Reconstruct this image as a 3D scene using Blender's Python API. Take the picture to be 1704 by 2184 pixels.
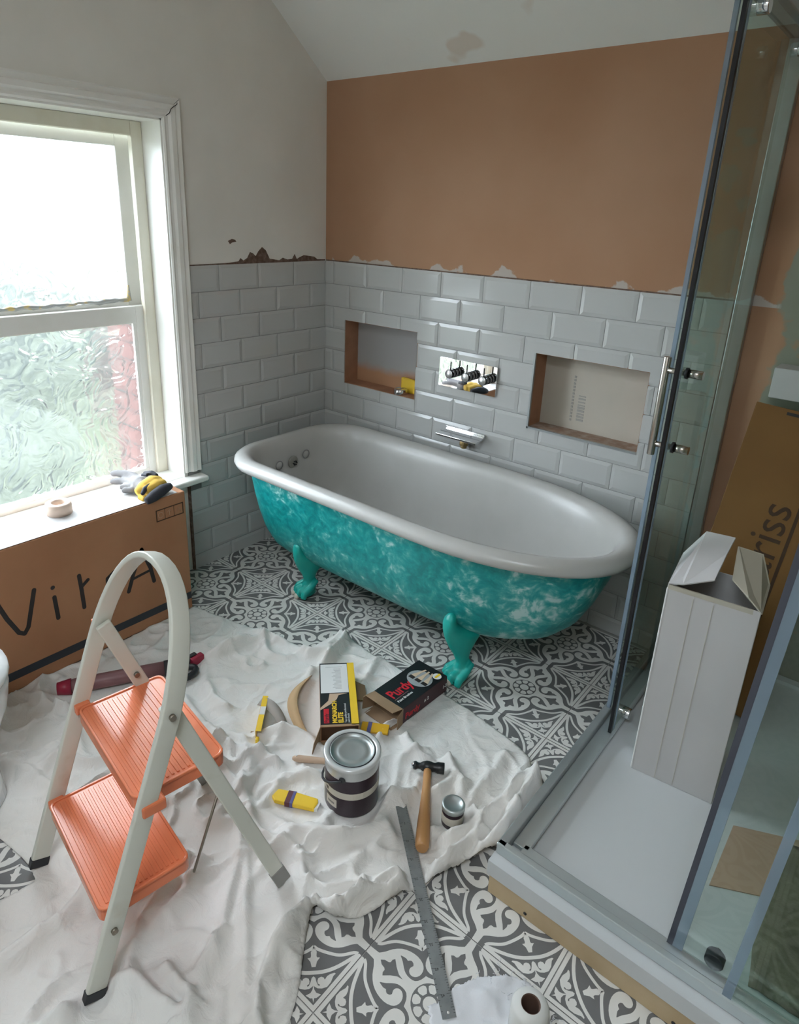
import bpy, bmesh, math, random
from mathutils import Vector, Matrix, noise
random.seed(7)
PI = math.pi
for o in list(bpy.data.objects): bpy.data.objects.remove(o)
SC = bpy.context.scene
COL = SC.collection

# ---------------------------------------------------------------- camera
cam = bpy.data.objects.new('camera', bpy.data.cameras.new('camera')); COL.objects.link(cam)
SC.camera = cam
R = ((0.7653422850, 0.6426667449, 0.0350805039), (0.2422683049, -0.2371606383, -0.9407767536), (-0.5962862192, 0.7285151245, -0.3372068477))
M = Matrix(((R[0][0], -R[1][0], -R[2][0], 2.26559), (R[0][1], -R[1][1], -R[2][1], -2.29592), (R[0][2], -R[1][2], -R[2][2], 1.50808), (0, 0, 0, 1)))
cam.matrix_world = M
cam.data.sensor_fit = 'HORIZONTAL'; cam.data.sensor_width = 36.0
cam.data.lens = 1425.6 * 36 / 1704
cam.data.shift_x = 34.565 / 1704; cam.data.shift_y = -128.51 / 1704
cam.data.clip_start = 0.05
# ---------------------------------------------------------------- light and exposure
SC.view_settings.view_transform = 'Standard'; SC.view_settings.look = 'None'
SC.view_settings.gamma = 1; SC.view_settings.use_curve_mapping = False
SC.view_settings.exposure = 0.0
SKY = 18.0          # overcast sky radiance
w = bpy.data.worlds.new('sky'); SC.world = w; w.use_nodes = True
wn = w.node_tree.nodes; wl = w.node_tree.links
bg = wn['Background']; bg.inputs['Strength'].default_value = SKY
wtc = wn.new('ShaderNodeTexCoord'); wsx = wn.new('ShaderNodeSeparateXYZ'); wl.new(wtc.outputs['Generated'], wsx.inputs[0])
wcr = wn.new('ShaderNodeValToRGB'); wl.new(wsx.outputs['Z'], wcr.inputs[0]); wl.new(wcr.outputs[0], bg.inputs['Color'])
wcr.color_ramp.elements[0].position = 0.0; wcr.color_ramp.elements[0].color = (.80, .91, 1, 1)
wcr.color_ramp.elements[1].position = 1.0; wcr.color_ramp.elements[1].color = (.86, .94, 1, 1)
try:
    SC.cycles.diffuse_bounces = 6; SC.cycles.max_bounces = 14; SC.cycles.transparent_max_bounces = 16
    SC.cycles.use_denoising = True; SC.cycles.caustics_reflective = False
except Exception: pass
# window portal (only guides sampling of the sky)
pl = bpy.data.lights.new('window_portal', 'AREA'); pl.shape = 'RECTANGLE'; pl.size = 1.02; pl.size_y = 1.40
po = bpy.data.objects.new('window_portal', pl); COL.objects.link(po)
po.location = (-.215, -1.32, 1.10); po.rotation_euler = (PI/2, 0, -PI/2)
pl.cycles.is_portal = True
# second portal: unseen fill-light opening added in the flat ceiling behind the camera
pl2 = bpy.data.lights.new('fill_opening_portal', 'AREA'); pl2.shape = 'RECTANGLE'; pl2.size = .85; pl2.size_y = .75
po2 = bpy.data.objects.new('fill_opening_portal', pl2); COL.objects.link(po2)
po2.location = (2.175, -2.925, 2.72); po2.rotation_euler = (0, 0, 0)
pl2.cycles.is_portal = True

# ================================================================ helpers
def link(o): COL.objects.link(o); return o
def tag(o, label=None, cat=None, group=None, kind=None):
    if label: o['label'] = label
    if cat: o['category'] = cat
    if group: o['group'] = group
    if kind: o['kind'] = kind
    return o
def empty(name, loc, label, cat, group=None, rz=0):
    o = bpy.data.objects.new(name, None); link(o); o.location = loc; o.rotation_euler = (0, 0, rz)
    o.empty_display_size = .05
    return tag(o, label, cat, group)
def child(o, par):
    """parent keeping world placement: vertices are already world coordinates"""
    if par is not None:
        def world(q): return (world(q.parent) @ q.matrix_parent_inverse @ q.matrix_basis) if q.parent else q.matrix_basis.copy()
        o.parent = par; o.matrix_parent_inverse = world(par).inverted()
    return o
class MB:
    def __init__(s): s.v = []; s.f = []; s.m = []; s.sm = []
    def add(s, vs, fs, mi=0, smooth=False, M=None):
        n = len(s.v)
        for p in vs:
            p = Vector(p)
            if M is not None: p = M @ p
            s.v.append(p[:])
        for f in fs: s.f.append(tuple(i + n for i in f)); s.m.append(mi); s.sm.append(smooth)
        return s
    def box(s, a, b, mi=0, M=None):
        x0, y0, z0 = a; x1, y1, z1 = b
        if x0 > x1: x0, x1 = x1, x0
        if y0 > y1: y0, y1 = y1, y0
        if z0 > z1: z0, z1 = z1, z0
        v = [(x0, y0, z0), (x1, y0, z0), (x1, y1, z0), (x0, y1, z0), (x0, y0, z1), (x1, y0, z1), (x1, y1, z1), (x0, y1, z1)]
        f = [(0, 3, 2, 1), (4, 5, 6, 7), (0, 1, 5, 4), (1, 2, 6, 5), (2, 3, 7, 6), (3, 0, 4, 7)]
        return s.add(v, f, mi, False, M)
    def prism(s, pts, z0, z1, mi=0, M=None, smooth=False):
        n = len(pts)
        v = [(p[0], p[1], z0) for p in pts] + [(p[0], p[1], z1) for p in pts]
        f = [tuple(range(n - 1, -1, -1)), tuple(range(n, 2 * n))]
        s.add(v, f, mi, False, M)
        n0 = len(s.v) - 2 * n
        for i in range(n):
            j = (i + 1) % n; s.f.append((n0 + i, n0 + j, n0 + n + j, n0 + n + i)); s.m.append(mi); s.sm.append(smooth)
        return s
    def loft(s, rings, mi=0, smooth=True, cap0=True, cap1=True, M=None, closed=True):
        n = len(rings[0]); v = [p for r in rings for p in r]; f = []
        for a in range(len(rings) - 1):
            for i in range(n if closed else n - 1):
                j = (i + 1) % n; f.append((a * n + i, a * n + j, (a + 1) * n + j, (a + 1) * n + i))
        s.add(v, f, mi, smooth, M); n0 = len(s.v) - len(v)
        if cap0: s.f.append(tuple(n0 + i for i in range(n - 1, -1, -1))); s.m.append(mi); s.sm.append(False)
        if cap1: k = n0 + (len(rings) - 1) * n; s.f.append(tuple(k + i for i in range(n))); s.m.append(mi); s.sm.append(False)
        return s
    def lathe(s, prof, n=32, c=(0, 0), mi=0, M=None, cap0=True, cap1=True, smooth=True):
        rings = [[(c[0] + r * math.cos(2 * PI * i / n), c[1] + r * math.sin(2 * PI * i / n), z) for i in range(n)] for r, z in prof]
        return s.loft(rings, mi, smooth, cap0, cap1, M)
    def tube(s, pts, r, n=8, mi=0, M=None, closed=False, flat=None, up=None, smooth=True):
        """round tube (r number or list); flat=(w,t) gives a rectangular bar, w along 'up'"""
        P = [Vector(p) for p in pts]; rings = []; prev = None
        for i, p in enumerate(P):
            if closed: t = (P[(i + 1) % len(P)] - P[i - 1]).normalized()
            else: t = (P[min(i + 1, len(P) - 1)] - P[max(i - 1, 0)]).normalized()
            if up is not None: a = Vector(up)
            elif prev is not None: a = prev
            else: a = Vector((0, 0, 1)) if abs(t.z) < .9 else Vector((1, 0, 0))
            a = (a - t * a.dot(t)).normalized(); prev = a; b = t.cross(a)
            rr = r[i] if isinstance(r, (list, tuple)) else r
            if flat:
                w_, t_ = flat[0] / 2, flat[1] / 2
                rings.append([p + a * w_ + b * t_, p - a * w_ + b * t_, p - a * w_ - b * t_, p + a * w_ - b * t_])
            else: rings.append([p + (a * math.cos(2 * PI * k / n) + b * math.sin(2 * PI * k / n)) * rr for k in range(n)])
        if closed: rings.append(rings[0])
        return s.loft(rings, mi, (not flat) and smooth, not closed, not closed, M)
    def build(s, name, mats, par=None, label=None, bevel=0, seg=2, fix=True):
        me = bpy.data.meshes.new(name); me.from_pydata(s.v, [], s.f)
        for m in (mats if isinstance(mats, (list, tuple)) else [mats]): me.materials.append(m)
        me.polygons.foreach_set('material_index', s.m); me.polygons.foreach_set('use_smooth', s.sm)
        me.update()
        if fix:
            bm = bmesh.new(); bm.from_mesh(me); bmesh.ops.recalc_face_normals(bm, faces=bm.faces); bm.to_mesh(me); bm.free()
        o = link(bpy.data.objects.new(name, me))
        if bevel:
            md = o.modifiers.new('bevel', 'BEVEL'); md.width = bevel; md.segments = seg; md.limit_method = 'ANGLE'; md.angle_limit = math.radians(35)
        if label: o['label'] = label
        return child(o, par)
def struct(o): o['kind'] = 'structure'; return o

# ---------------------------------------------------------------- materials
def mat(name, col, rough=.6, metal=0, spec=.5, noise=None, bump=None, coat=0, alpha=None, trans=0, ior=1.45):
    m = bpy.data.materials.new(name); m.use_nodes = True; nt = m.node_tree; b = nt.nodes['Principled BSDF']
    b.inputs['Base Color'].default_value = (*col, 1); b.inputs['Roughness'].default_value = rough
    b.inputs['Metallic'].default_value = metal; b.inputs['Specular IOR Level'].default_value = spec
    b.inputs['Coat Weight'].default_value = coat; b.inputs['Transmission Weight'].default_value = trans; b.inputs['IOR'].default_value = ior
    tc = nt.nodes.new('ShaderNodeTexCoord')
    if noise:   # (scale, colour2, low, high, detail)
        sc, c2, lo, hi = noise[:4]; det = noise[4] if len(noise) > 4 else 6
        n = nt.nodes.new('ShaderNodeTexNoise'); n.inputs['Scale'].default_value = sc; n.inputs['Detail'].default_value = det
        nt.links.new(tc.outputs['Object'], n.inputs['Vector'])
        cr = nt.nodes.new('ShaderNodeValToRGB'); nt.links.new(n.outputs['Fac'], cr.inputs[0])
        cr.color_ramp.elements[0].position = lo; cr.color_ramp.elements[0].color = (*col, 1)
        cr.color_ramp.elements[1].position = hi; cr.color_ramp.elements[1].color = (*c2, 1)
        nt.links.new(cr.outputs[0], b.inputs['Base Color'])
    if bump:    # (scale, strength, distance)
        n = nt.nodes.new('ShaderNodeTexNoise'); n.inputs['Scale'].default_value = bump[0]; n.inputs['Detail'].default_value = 5
        nt.links.new(tc.outputs['Object'], n.inputs['Vector'])
        bp = nt.nodes.new('ShaderNodeBump'); bp.inputs['Strength'].default_value = bump[1]; bp.inputs['Distance'].default_value = bump[2]
        nt.links.new(n.outputs['Fac'], bp.inputs['Height']); nt.links.new(bp.outputs[0], b.inputs['Normal'])
    return m
def node(m, t): return m.node_tree.nodes.new(t)
def lnk(m, a, b): m.node_tree.links.new(a, b)
def bsdf(m): return m.node_tree.nodes['Principled BSDF']

M_paint = mat('wall_white', (.79, .78, .74), .75, noise=(3, (.70, .69, .65), .35, .75), bump=(60, .15, .002))
M_ceil = mat('ceiling_paint', (.80, .82, .80), .8, bump=(50, .2, .002))
M_gloss = mat('white_gloss', (.80, .80, .77), .3, noise=(5, (.72, .72, .66), .5, .8))
M_cream = mat('cream_gloss', (.74, .72, .62), .35, noise=(9, (.66, .62, .5), .45, .8))
M_tile = mat('metro_tile', (.50, .51, .505), .12, spec=.55)
M_grout = mat('grout', (.27, .27, .27), .9)
M_brownedge = mat('raw_plaster_edge', (.11, .07, .05), .95, noise=(60, (.22, .15, .12), .4, .7), bump=(200, .5, .002))
M_floorgrout = mat('floor_grout', (.42, .41, .39), .9)
M_tdark = mat('tile_charcoal', (.135, .135, .135), .5, noise=(14, (.16, .16, .16), .3, .7), bump=(300, .05, .001))
M_tlight = mat('tile_offwhite', (.74, .73, .70), .5, noise=(11, (.66, .65, .62), .3, .7))
M_enamel = mat('enamel', (.48, .48, .465), .27, coat=.0, noise=(6, (.44, .44, .42), .4, .8))
M_teal = mat('teal_paint', (.005, .30, .26), .42, noise=(18, (.008, .34, .29), .3, .7))
M_white_toe = mat('bare_toe', (.55, .52, .45), .5)
M_chrome = mat('chrome', (.75, .76, .78), .06, 1)
M_chrome_darkrefl = mat('chrome_dark_reflection', (.10, .105, .11), .12, 1)  # knob chrome with its dark reflections painted into the colour
M_face_glint = mat('chrome_window_glint', (.80, .81, .82), .35, .9)  # knob ends: white window reflection painted into the metal colour
M_mirror = mat('mirror_chrome', (.86, .87, .88), .02, 1)
M_steel = mat('brushed_steel', (.50, .48, .44), .25, 1)
M_alu = mat('aluminium', (.42, .45, .46), .35, .6, noise=(8, (.36, .39, .40), .4, .7))
M_alu_light = mat('track_silver', (.50, .55, .56), .3, .5)
M_black = mat('black_seal', (.006, .006, .008), .4)
M_dark = mat('dark_plastic', (.02, .022, .026), .45)
M_brass = mat('brass', (.38, .27, .12), .4, .7)
M_tray = mat('stone_resin_tray', (.55, .57, .58), .25, bump=(90, .04, .001))
M_wood = mat('pine', (.54, .42, .27), .7, noise=(7, (.42, .31, .18), .35, .75), bump=(80, .15, .001))
M_card = mat('cardboard', (.40, .20, .105), .85, noise=(5, (.34, .16, .08), .3, .7))
M_card2 = mat('cardboard_tan', (.21, .10, .03), .85, noise=(5, (.185, .085, .025), .3, .7))
M_cardin = mat('cardboard_inside', (.30, .20, .12), .85)
M_cardgrey = mat('carton_white', (.53, .52, .52), .7, noise=(4, (.48, .47, .47), .3, .8))
M_cardin2 = mat('carton_inside', (.44, .41, .34), .8)
M_ink = mat('black_ink', (.022, .018, .018), .6)
M_ink2 = mat('brown_ink', (.06, .028, .012), .7)
M_navy = mat('navy_tape', (.03, .036, .045), .45)
M_lad = mat('ladder_enamel', (.62, .63, .57), .35, noise=(12, (.50, .47, .38), .6, .85), bump=(40, .05, .001))
M_rivet = mat('rivet', (.25, .22, .18), .45, .8)
M_orange = mat('orange_plastic', (.74, .215, .10), .22, noise=(20, (.68, .19, .09), .3, .8))
M_fabric = mat('dust_sheet_cotton', (.77, .765, .755), .95, noise=(3.5, (.70, .67, .63), .35, .75), bump=(420, .25, .0015))
tcf = node(M_fabric, 'ShaderNodeTexCoord'); nf = node(M_fabric, 'ShaderNodeTexNoise'); nf.inputs['Scale'].default_value = 15; nf.inputs['Detail'].default_value = 4; nf.inputs['Distortion'].default_value = 1.2; lnk(M_fabric, tcf.outputs['Object'], nf.inputs['Vector'])
bf = node(M_fabric, 'ShaderNodeBump'); bf.inputs['Strength'].default_value = .42; bf.inputs['Distance'].default_value = .018; lnk(M_fabric, nf.outputs['Fac'], bf.inputs['Height'])
b0_ = [n for n in M_fabric.node_tree.nodes if n.type == 'BUMP' and n != bf][0]; lnk(M_fabric, bf.outputs[0], b0_.inputs['Normal'])
M_cloth2 = mat('white_fleece', (.66, .67, .70), .95, bump=(300, .3, .002))
M_paper = mat('paper', (.70, .70, .70), .8)
M_yellow = mat('yellow_print', (.62, .36, .015), .5)
M_yellow2 = mat('yellow_bright', (.75, .50, .03), .5)
M_blk = mat('black_print', (.012, .012, .014), .35)
M_red = mat('red_print', (.50, .012, .025), .45)
M_maroon = mat('maroon_print', (.045, .008, .014), .35)
M_blue = mat('blue_print', (.10, .10, .25), .5)
M_tin = mat('tin_lid', (.46, .50, .50), .38, .75, noise=(14, (.38, .42, .42), .4, .7))
M_tinrim = mat('clear_rim', (.60, .62, .62), .2, .2)
M_purple = mat('aubergine_label', (.028, .016, .024), .3)
M_cream_lab = mat('cream_label', (.52, .49, .42), .45)
M_hammer = mat('hammer_black', (.012, .013, .015), .35)
M_handle = mat('hammer_wood', (.50, .27, .11), .4, noise=(9, (.40, .19, .07), .3, .75))
M_brush = mat('brush_wood', (.50, .36, .26), .5)
M_rule = mat('rule_steel', (.30, .32, .33), .4, .55, noise=(40, (.24, .26, .27), .4, .7))
M_glove = mat('glove_grey', (.16, .155, .16), .9, noise=(14, (.30, .29, .29), .4, .65), bump=(500, .3, .001))
M_gloveD = mat('glove_dark', (.03, .032, .042), .8)
M_gloveY = mat('glove_yellow', (.62, .40, .07), .85)
M_tape = mat('masking_tape', (.75, .60, .50), .7)
M_redtool = mat('crimson_plastic', (.30, .02, .05), .4)
M_mauve = mat('mauve_plastic', (.20, .095, .10), .45)
M_roll = mat('roll_white', (.64, .64, .62), .6)
M_core = mat('roll_core', (.10, .055, .04), .8)
M_ceramic = mat('ceramic', (.75, .77, .78), .08, coat=.3)
M_board = mat('grey_board', (.36, .35, .32), .9, noise=(5, (.31, .30, .28), .35, .7))
M_peach = mat('peach_sheet', (.46, .31, .22), .85, noise=(6, (.41, .27, .19), .3, .7))
M_olive = mat('olive_wrap', (.15, .13, .085), .45, bump=(12, .9, .02))
M_red_brick = mat('red_brick', (.10, .045, .038), .9, noise=(20, (.13, .07, .06), .4, .7))
M_putty = mat('putty', (.36, .37, .36), .7, noise=(30, (.55, .42, .18), .52, .6))

# sponged paint of the bath body
M_sponge = bpy.data.materials.new('sponged_turquoise'); M_sponge.use_nodes = True
b = bsdf(M_sponge); tc = node(M_sponge, 'ShaderNodeTexCoord')
mp = node(M_sponge, 'ShaderNodeMapping'); mp.inputs['Scale'].default_value = (1, 1, 1); lnk(M_sponge, tc.outputs['Object'], mp.inputs[0])
wz = node(M_sponge, 'ShaderNodeTexNoise'); wz.inputs['Scale'].default_value = 9; lnk(M_sponge, mp.outputs[0], wz.inputs['Vector'])
ad = node(M_sponge, 'ShaderNodeMixRGB'); ad.blend_type = 'ADD'; ad.inputs[0].default_value = .09
lnk(M_sponge, mp.outputs[0], ad.inputs[1]); lnk(M_sponge, wz.outputs['Color'], ad.inputs[2])
n1 = node(M_sponge, 'ShaderNodeTexNoise'); n1.inputs['Scale'].default_value = 4.5; n1.inputs['Detail'].default_value = 3; lnk(M_sponge, mp.outputs[0], n1.inputs['Vector'])
n3 = node(M_sponge, 'ShaderNodeTexNoise'); n3.inputs['Scale'].default_value = 26; n3.inputs['Detail'].default_value = 3; n3.inputs['Roughness'].default_value = .55; lnk(M_sponge, ad.outputs[0], n3.inputs['Vector'])
n2 = node(M_sponge, 'ShaderNodeTexNoise'); n2.inputs['Scale'].default_value = 62; n2.inputs['Detail'].default_value = 4; lnk(M_sponge, ad.outputs[0], n2.inputs['Vector'])
ma = node(M_sponge, 'ShaderNodeMath'); ma.operation = 'MULTIPLY_ADD'; lnk(M_sponge, n3.outputs['Fac'], ma.inputs[0]); ma.inputs[1].default_value = 1.0; lnk(M_sponge, n1.outputs['Fac'], ma.inputs[2])
mb = node(M_sponge, 'ShaderNodeMath'); mb.operation = 'MULTIPLY_ADD'; lnk(M_sponge, n2.outputs['Fac'], mb.inputs[0]); mb.inputs[1].default_value = .45; lnk(M_sponge, ma.outputs[0], mb.inputs[2])
mr_ = node(M_sponge, 'ShaderNodeMapRange'); lnk(M_sponge, mb.outputs[0], mr_.inputs[0]); mr_.inputs[1].default_value = .98; mr_.inputs[2].default_value = 1.52
cr = node(M_sponge, 'ShaderNodeValToRGB'); lnk(M_sponge, mr_.outputs[0], cr.inputs[0])
e = cr.color_ramp.elements; e[0].position = 0; e[0].color = (.0, .195, .20, 1); e[1].position = 1; e[1].color = (.42, .62, .60, 1)
x_ = e.new(.42); x_.color = (.004, .28, .28, 1); x_ = e.new(.62); x_.color = (.035, .33, .32, 1); x_ = e.new(.80); x_.color = (.15, .45, .43, 1)
lnk(M_sponge, cr.outputs[0], b.inputs['Base Color']); b.inputs['Roughness'].default_value = .38
bp = node(M_sponge, 'ShaderNodeBump'); bp.inputs['Strength'].default_value = .25; bp.inputs['Distance'].default_value = .003
lnk(M_sponge, n2.outputs['Fac'], bp.inputs['Height']); lnk(M_sponge, bp.outputs[0], b.inputs['Normal'])

# skimmed plaster of the back wall: brown, pale smears by the tiles and patches beside the shower
def plaster():
    m = bpy.data.materials.new('pink_plaster'); m.use_nodes = True; b = bsdf(m); b.inputs['Roughness'].default_value = .85
    tc = node(m, 'ShaderNodeTexCoord'); sx = node(m, 'ShaderNodeSeparateXYZ'); lnk(m, tc.outputs['Object'], sx.inputs[0])
    n = node(m, 'ShaderNodeTexNoise'); n.inputs['Scale'].default_value = 1.6; n.inputs['Detail'].default_value = 4; lnk(m, tc.outputs['Object'], n.inputs['Vector'])
    cr = node(m, 'ShaderNodeValToRGB'); lnk(m, n.outputs['Fac'], cr.inputs[0])
    e = cr.color_ramp.elements; e[0].position = .3; e[0].color = (.35, .185, .10, 1); e[1].position = .72; e[1].color = (.42, .25, .155, 1)
    # pale smears close to the tile edge z 1.29..1.36
    n2 = node(m, 'ShaderNodeTexNoise'); n2.inputs['Scale'].default_value = 9; n2.inputs['Detail'].default_value = 6; lnk(m, tc.outputs['Object'], n2.inputs['Vector'])
    a = node(m, 'ShaderNodeMapRange'); lnk(m, sx.outputs['Z'], a.inputs[0]); a.inputs[1].default_value = 1.285; a.inputs[2].default_value = 1.37; a.inputs[3].default_value = .19; a.inputs[4].default_value = -.25
    s = node(m, 'ShaderNodeMath'); s.operation = 'ADD'; lnk(m, a.outputs[0], s.inputs[0]); lnk(m, n2.outputs['Fac'], s.inputs[1])
    c2 = node(m, 'ShaderNodeValToRGB'); lnk(m, s.outputs[0], c2.inputs[0]); c2.color_ramp.elements[0].position = .60; c2.color_ramp.elements[1].position = .63
    gt = node(m, 'ShaderNodeMath'); gt.operation = 'GREATER_THAN'; lnk(m, sx.outputs['Z'], gt.inputs[0]); gt.inputs[1].default_value = 1.28; gm = node(m, 'ShaderNodeMath'); gm.operation = 'MULTIPLY'; lnk(m, gt.outputs[0], gm.inputs[0]); lnk(m, c2.outputs[0], gm.inputs[1])
    mx = node(m, 'ShaderNodeMixRGB'); lnk(m, gm.outputs[0], mx.inputs[0]); lnk(m, cr.outputs[0], mx.inputs[1]); mx.inputs[2].default_value = (.46, .41, .37, 1)
    # grey-green patches right of the glass
    n3 = node(m, 'ShaderNodeTexNoise'); n3.inputs['Scale'].default_value = 5.5; n3.inputs['Detail'].default_value = 5; lnk(m, tc.outputs['Object'], n3.inputs['Vector'])
    a3 = node(m, 'ShaderNodeMapRange'); lnk(m, sx.outputs['X'], a3.inputs[0]); a3.inputs[1].default_value = 1.82; a3.inputs[2].default_value = 1.90; a3.inputs[3].default_value = -.20; a3.inputs[4].default_value = .13
    a4 = node(m, 'ShaderNodeMapRange'); lnk(m, sx.outputs['Z'], a4.inputs[0]); a4.inputs[1].default_value = 1.1; a4.inputs[2].default_value = 1.85; a4.inputs[3].default_value = 0; a4.inputs[4].default_value = -.22
    s3 = node(m, 'ShaderNodeMath'); s3.operation = 'ADD'; lnk(m, a3.outputs[0], s3.inputs[0]); lnk(m, n3.outputs['Fac'], s3.inputs[1])
    s4 = node(m, 'ShaderNodeMath'); s4.operation = 'ADD'; lnk(m, s3.outputs[0], s4.inputs[0]); lnk(m, a4.outputs[0], s4.inputs[1])
    c3 = node(m, 'ShaderNodeValToRGB'); lnk(m, s4.outputs[0], c3.inputs[0]); c3.color_ramp.elements[0].position = .52; c3.color_ramp.elements[1].position = .55
    mx2 = node(m, 'ShaderNodeMixRGB'); lnk(m, c3.outputs[0], mx2.inputs[0]); lnk(m, mx.outputs[0], mx2.inputs[1]); mx2.inputs[2].default_value = (.25, .255, .20, 1)
    lnk(m, mx2.outputs[0], b.inputs['Base Color'])
    bp = node(m, 'ShaderNodeBump'); bp.inputs['Strength'].default_value = .25; bp.inputs['Distance'].default_value = .003
    lnk(m, n2.outputs['Fac'], bp.inputs['Height']); lnk(m, bp.outputs[0], b.inputs['Normal'])
    return m
M_plaster = plaster()
# niche linings
def two_tone(name, c1, c2, axis, lo, hi, nscale=7, amp=.5):
    m = bpy.data.materials.new(name); m.use_nodes = True; b = bsdf(m); b.inputs['Roughness'].default_value = .85
    tc = node(m, 'ShaderNodeTexCoord'); sx = node(m, 'ShaderNodeSeparateXYZ'); lnk(m, tc.outputs['Object'], sx.inputs[0])
    n = node(m, 'ShaderNodeTexNoise'); n.inputs['Scale'].default_value = nscale; n.inputs['Detail'].default_value = 6; lnk(m, tc.outputs['Object'], n.inputs['Vector'])
    a = node(m, 'ShaderNodeMapRange'); a.clamp = False; lnk(m, sx.outputs[axis], a.inputs[0]); a.inputs[1].default_value = lo; a.inputs[2].default_value = hi
    k = node(m, 'ShaderNodeMath'); k.operation = 'MULTIPLY_ADD'; lnk(m, n.outputs['Fac'], k.inputs[0]); k.inputs[1].default_value = amp * 2; lnk(m, a.outputs[0], k.inputs[2])
    cr = node(m, 'ShaderNodeValToRGB'); lnk(m, k.outputs[0], cr.inputs[0]); e = cr.color_ramp.elements
    e[0].position = amp + .3; e[0].color = (*c1, 1); e[1].position = amp + .6; e[1].color = (*c2, 1)
    lnk(m, cr.outputs[0], b.inputs['Base Color']); return m
M_niche_back = two_tone('niche_plaster', (.45, .25, .14), (.36, .36, .36), 'Z', .74, .90, 6, .35)
M_niche_side = mat('niche_brown', (.40, .21, .125), .85, noise=(16, (.33, .17, .10), .4, .7))
M_niche2 = mat('backer_board', (.50, .46, .40), .85, noise=(4, (.44, .41, .35), .3, .7))
M_niche2b = mat('niche_wood', (.30, .20, .15), .8, noise=(30, (.42, .34, .28), .4, .7))

# stained ceiling
b = bsdf(M_ceil); tc = node(M_ceil, 'ShaderNodeTexCoord'); n = node(M_ceil, 'ShaderNodeTexNoise'); n.inputs['Scale'].default_value = 3.2; n.inputs['Detail'].default_value = 3
lnk(M_ceil, tc.outputs['Object'], n.inputs['Vector']); cr = node(M_ceil, 'ShaderNodeValToRGB'); lnk(M_ceil, n.outputs['Fac'], cr.inputs[0])
cr.color_ramp.elements[0].position = .62; cr.color_ramp.elements[0].color = (.80, .82, .80, 1); cr.color_ramp.elements[1].position = .66; cr.color_ramp.elements[1].color = (.70, .65, .59, 1)
lnk(M_ceil, cr.outputs[0], b.inputs['Base Color'])

def glass(name, tint, refl=.08, mixf=.92):
    m = bpy.data.materials.new(name); m.use_nodes = True; nt = m.node_tree; nt.nodes.clear()
    out = nt.nodes.new('ShaderNodeOutputMaterial'); tr = nt.nodes.new('ShaderNodeBsdfTransparent'); tr.inputs[0].default_value = (*tint, 1)
    gl = nt.nodes.new('ShaderNodeBsdfGlossy'); gl.inputs['Roughness'].default_value = .03
    fr = nt.nodes.new('ShaderNodeFresnel'); fr.inputs[0].default_value = 1.45
    mx = nt.nodes.new('ShaderNodeMixShader'); geo = nt.nodes.new('ShaderNodeNewGeometry'); inv = nt.nodes.new('ShaderNodeMath'); inv.operation = 'SUBTRACT'; inv.inputs[0].default_value = 1; nt.links.new(geo.outputs['Backfacing'], inv.inputs[1]); mul = nt.nodes.new('ShaderNodeMath'); mul.operation = 'MULTIPLY'; nt.links.new(fr.outputs[0], mul.inputs[0]); nt.links.new(inv.outputs[0], mul.inputs[1]); nt.links.new(mul.outputs[0], mx.inputs[0]); nt.links.new(tr.outputs[0], mx.inputs[1]); nt.links.new(gl.outputs[0], mx.inputs[2])
    nt.links.new(mx.outputs[0], out.inputs[0]); return m
M_glass = glass('shower_glass', (.87, .925, .90))
M_sealclear = glass('clear_seal', (.80, .86, .92))
nt_ = M_sealclear.node_tree; df_ = nt_.nodes.new('ShaderNodeBsdfDiffuse'); df_.inputs[0].default_value = (.33, .42, .52, 1); m2_ = nt_.nodes.new('ShaderNodeMixShader'); m2_.inputs[0].default_value = .45
o_ = [n for n in nt_.nodes if n.type == 'OUTPUT_MATERIAL'][0]; src_ = o_.inputs[0].links[0].from_socket; nt_.links.new(src_, m2_.inputs[1]); nt_.links.new(df_.outputs[0], m2_.inputs[2]); nt_.links.new(m2_.outputs[0], o_.inputs[0])
# obscured window glass: part clear, part rippled refraction
M_obs = bpy.data.materials.new('obscured_glass'); M_obs.use_nodes = True; nt = M_obs.node_tree; nt.nodes.clear()
out = nt.nodes.new('ShaderNodeOutputMaterial'); tr = nt.nodes.new('ShaderNodeBsdfTransparent'); rf = nt.nodes.new('ShaderNodeBsdfRefraction')
rf.inputs['IOR'].default_value = 1.35; rf.inputs['Roughness'].default_value = .13
tcn = nt.nodes.new('ShaderNodeTexCoord'); nn = nt.nodes.new('ShaderNodeTexNoise'); nn.inputs['Scale'].default_value = 11; nn.inputs['Distortion'].default_value = 1.8; nn.inputs['Detail'].default_value = 1
nt.links.new(tcn.outputs['Object'], nn.inputs['Vector']); bp = nt.nodes.new('ShaderNodeBump'); bp.inputs['Strength'].default_value = 1; bp.inputs['Distance'].default_value = .02
nt.links.new(nn.outputs['Fac'], bp.inputs['Height']); nt.links.new(bp.outputs[0], rf.inputs['Normal'])
mx = nt.nodes.new('ShaderNodeMixShader'); mx.inputs[0].default_value = .55; nt.links.new(tr.outputs[0], mx.inputs[1]); nt.links.new(rf.outputs[0], mx.inputs[2])
tl_ = nt.nodes.new('ShaderNodeBsdfTranslucent'); tl_.inputs[0].default_value = (.9, .95, 1, 1); m3_ = nt.nodes.new('ShaderNodeMixShader'); m3_.inputs[0].default_value = .014; nt.links.new(mx.outputs[0], m3_.inputs[1]); nt.links.new(tl_.outputs[0], m3_.inputs[2]); nt.links.new(m3_.outputs[0], out.inputs[0])

# ================================================================ room shell
WY0, WY1, WZ0, WZ1 = -1.82, -.82, .44, 1.789      # window opening
RX, RY, HZ = 2.70, -3.40, 2.62                     # right wall, rear wall, flat ceiling
EAVE, SLOPE = 2.03, .762
YF = -(HZ - EAVE) / SLOPE
TH = .22
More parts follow.
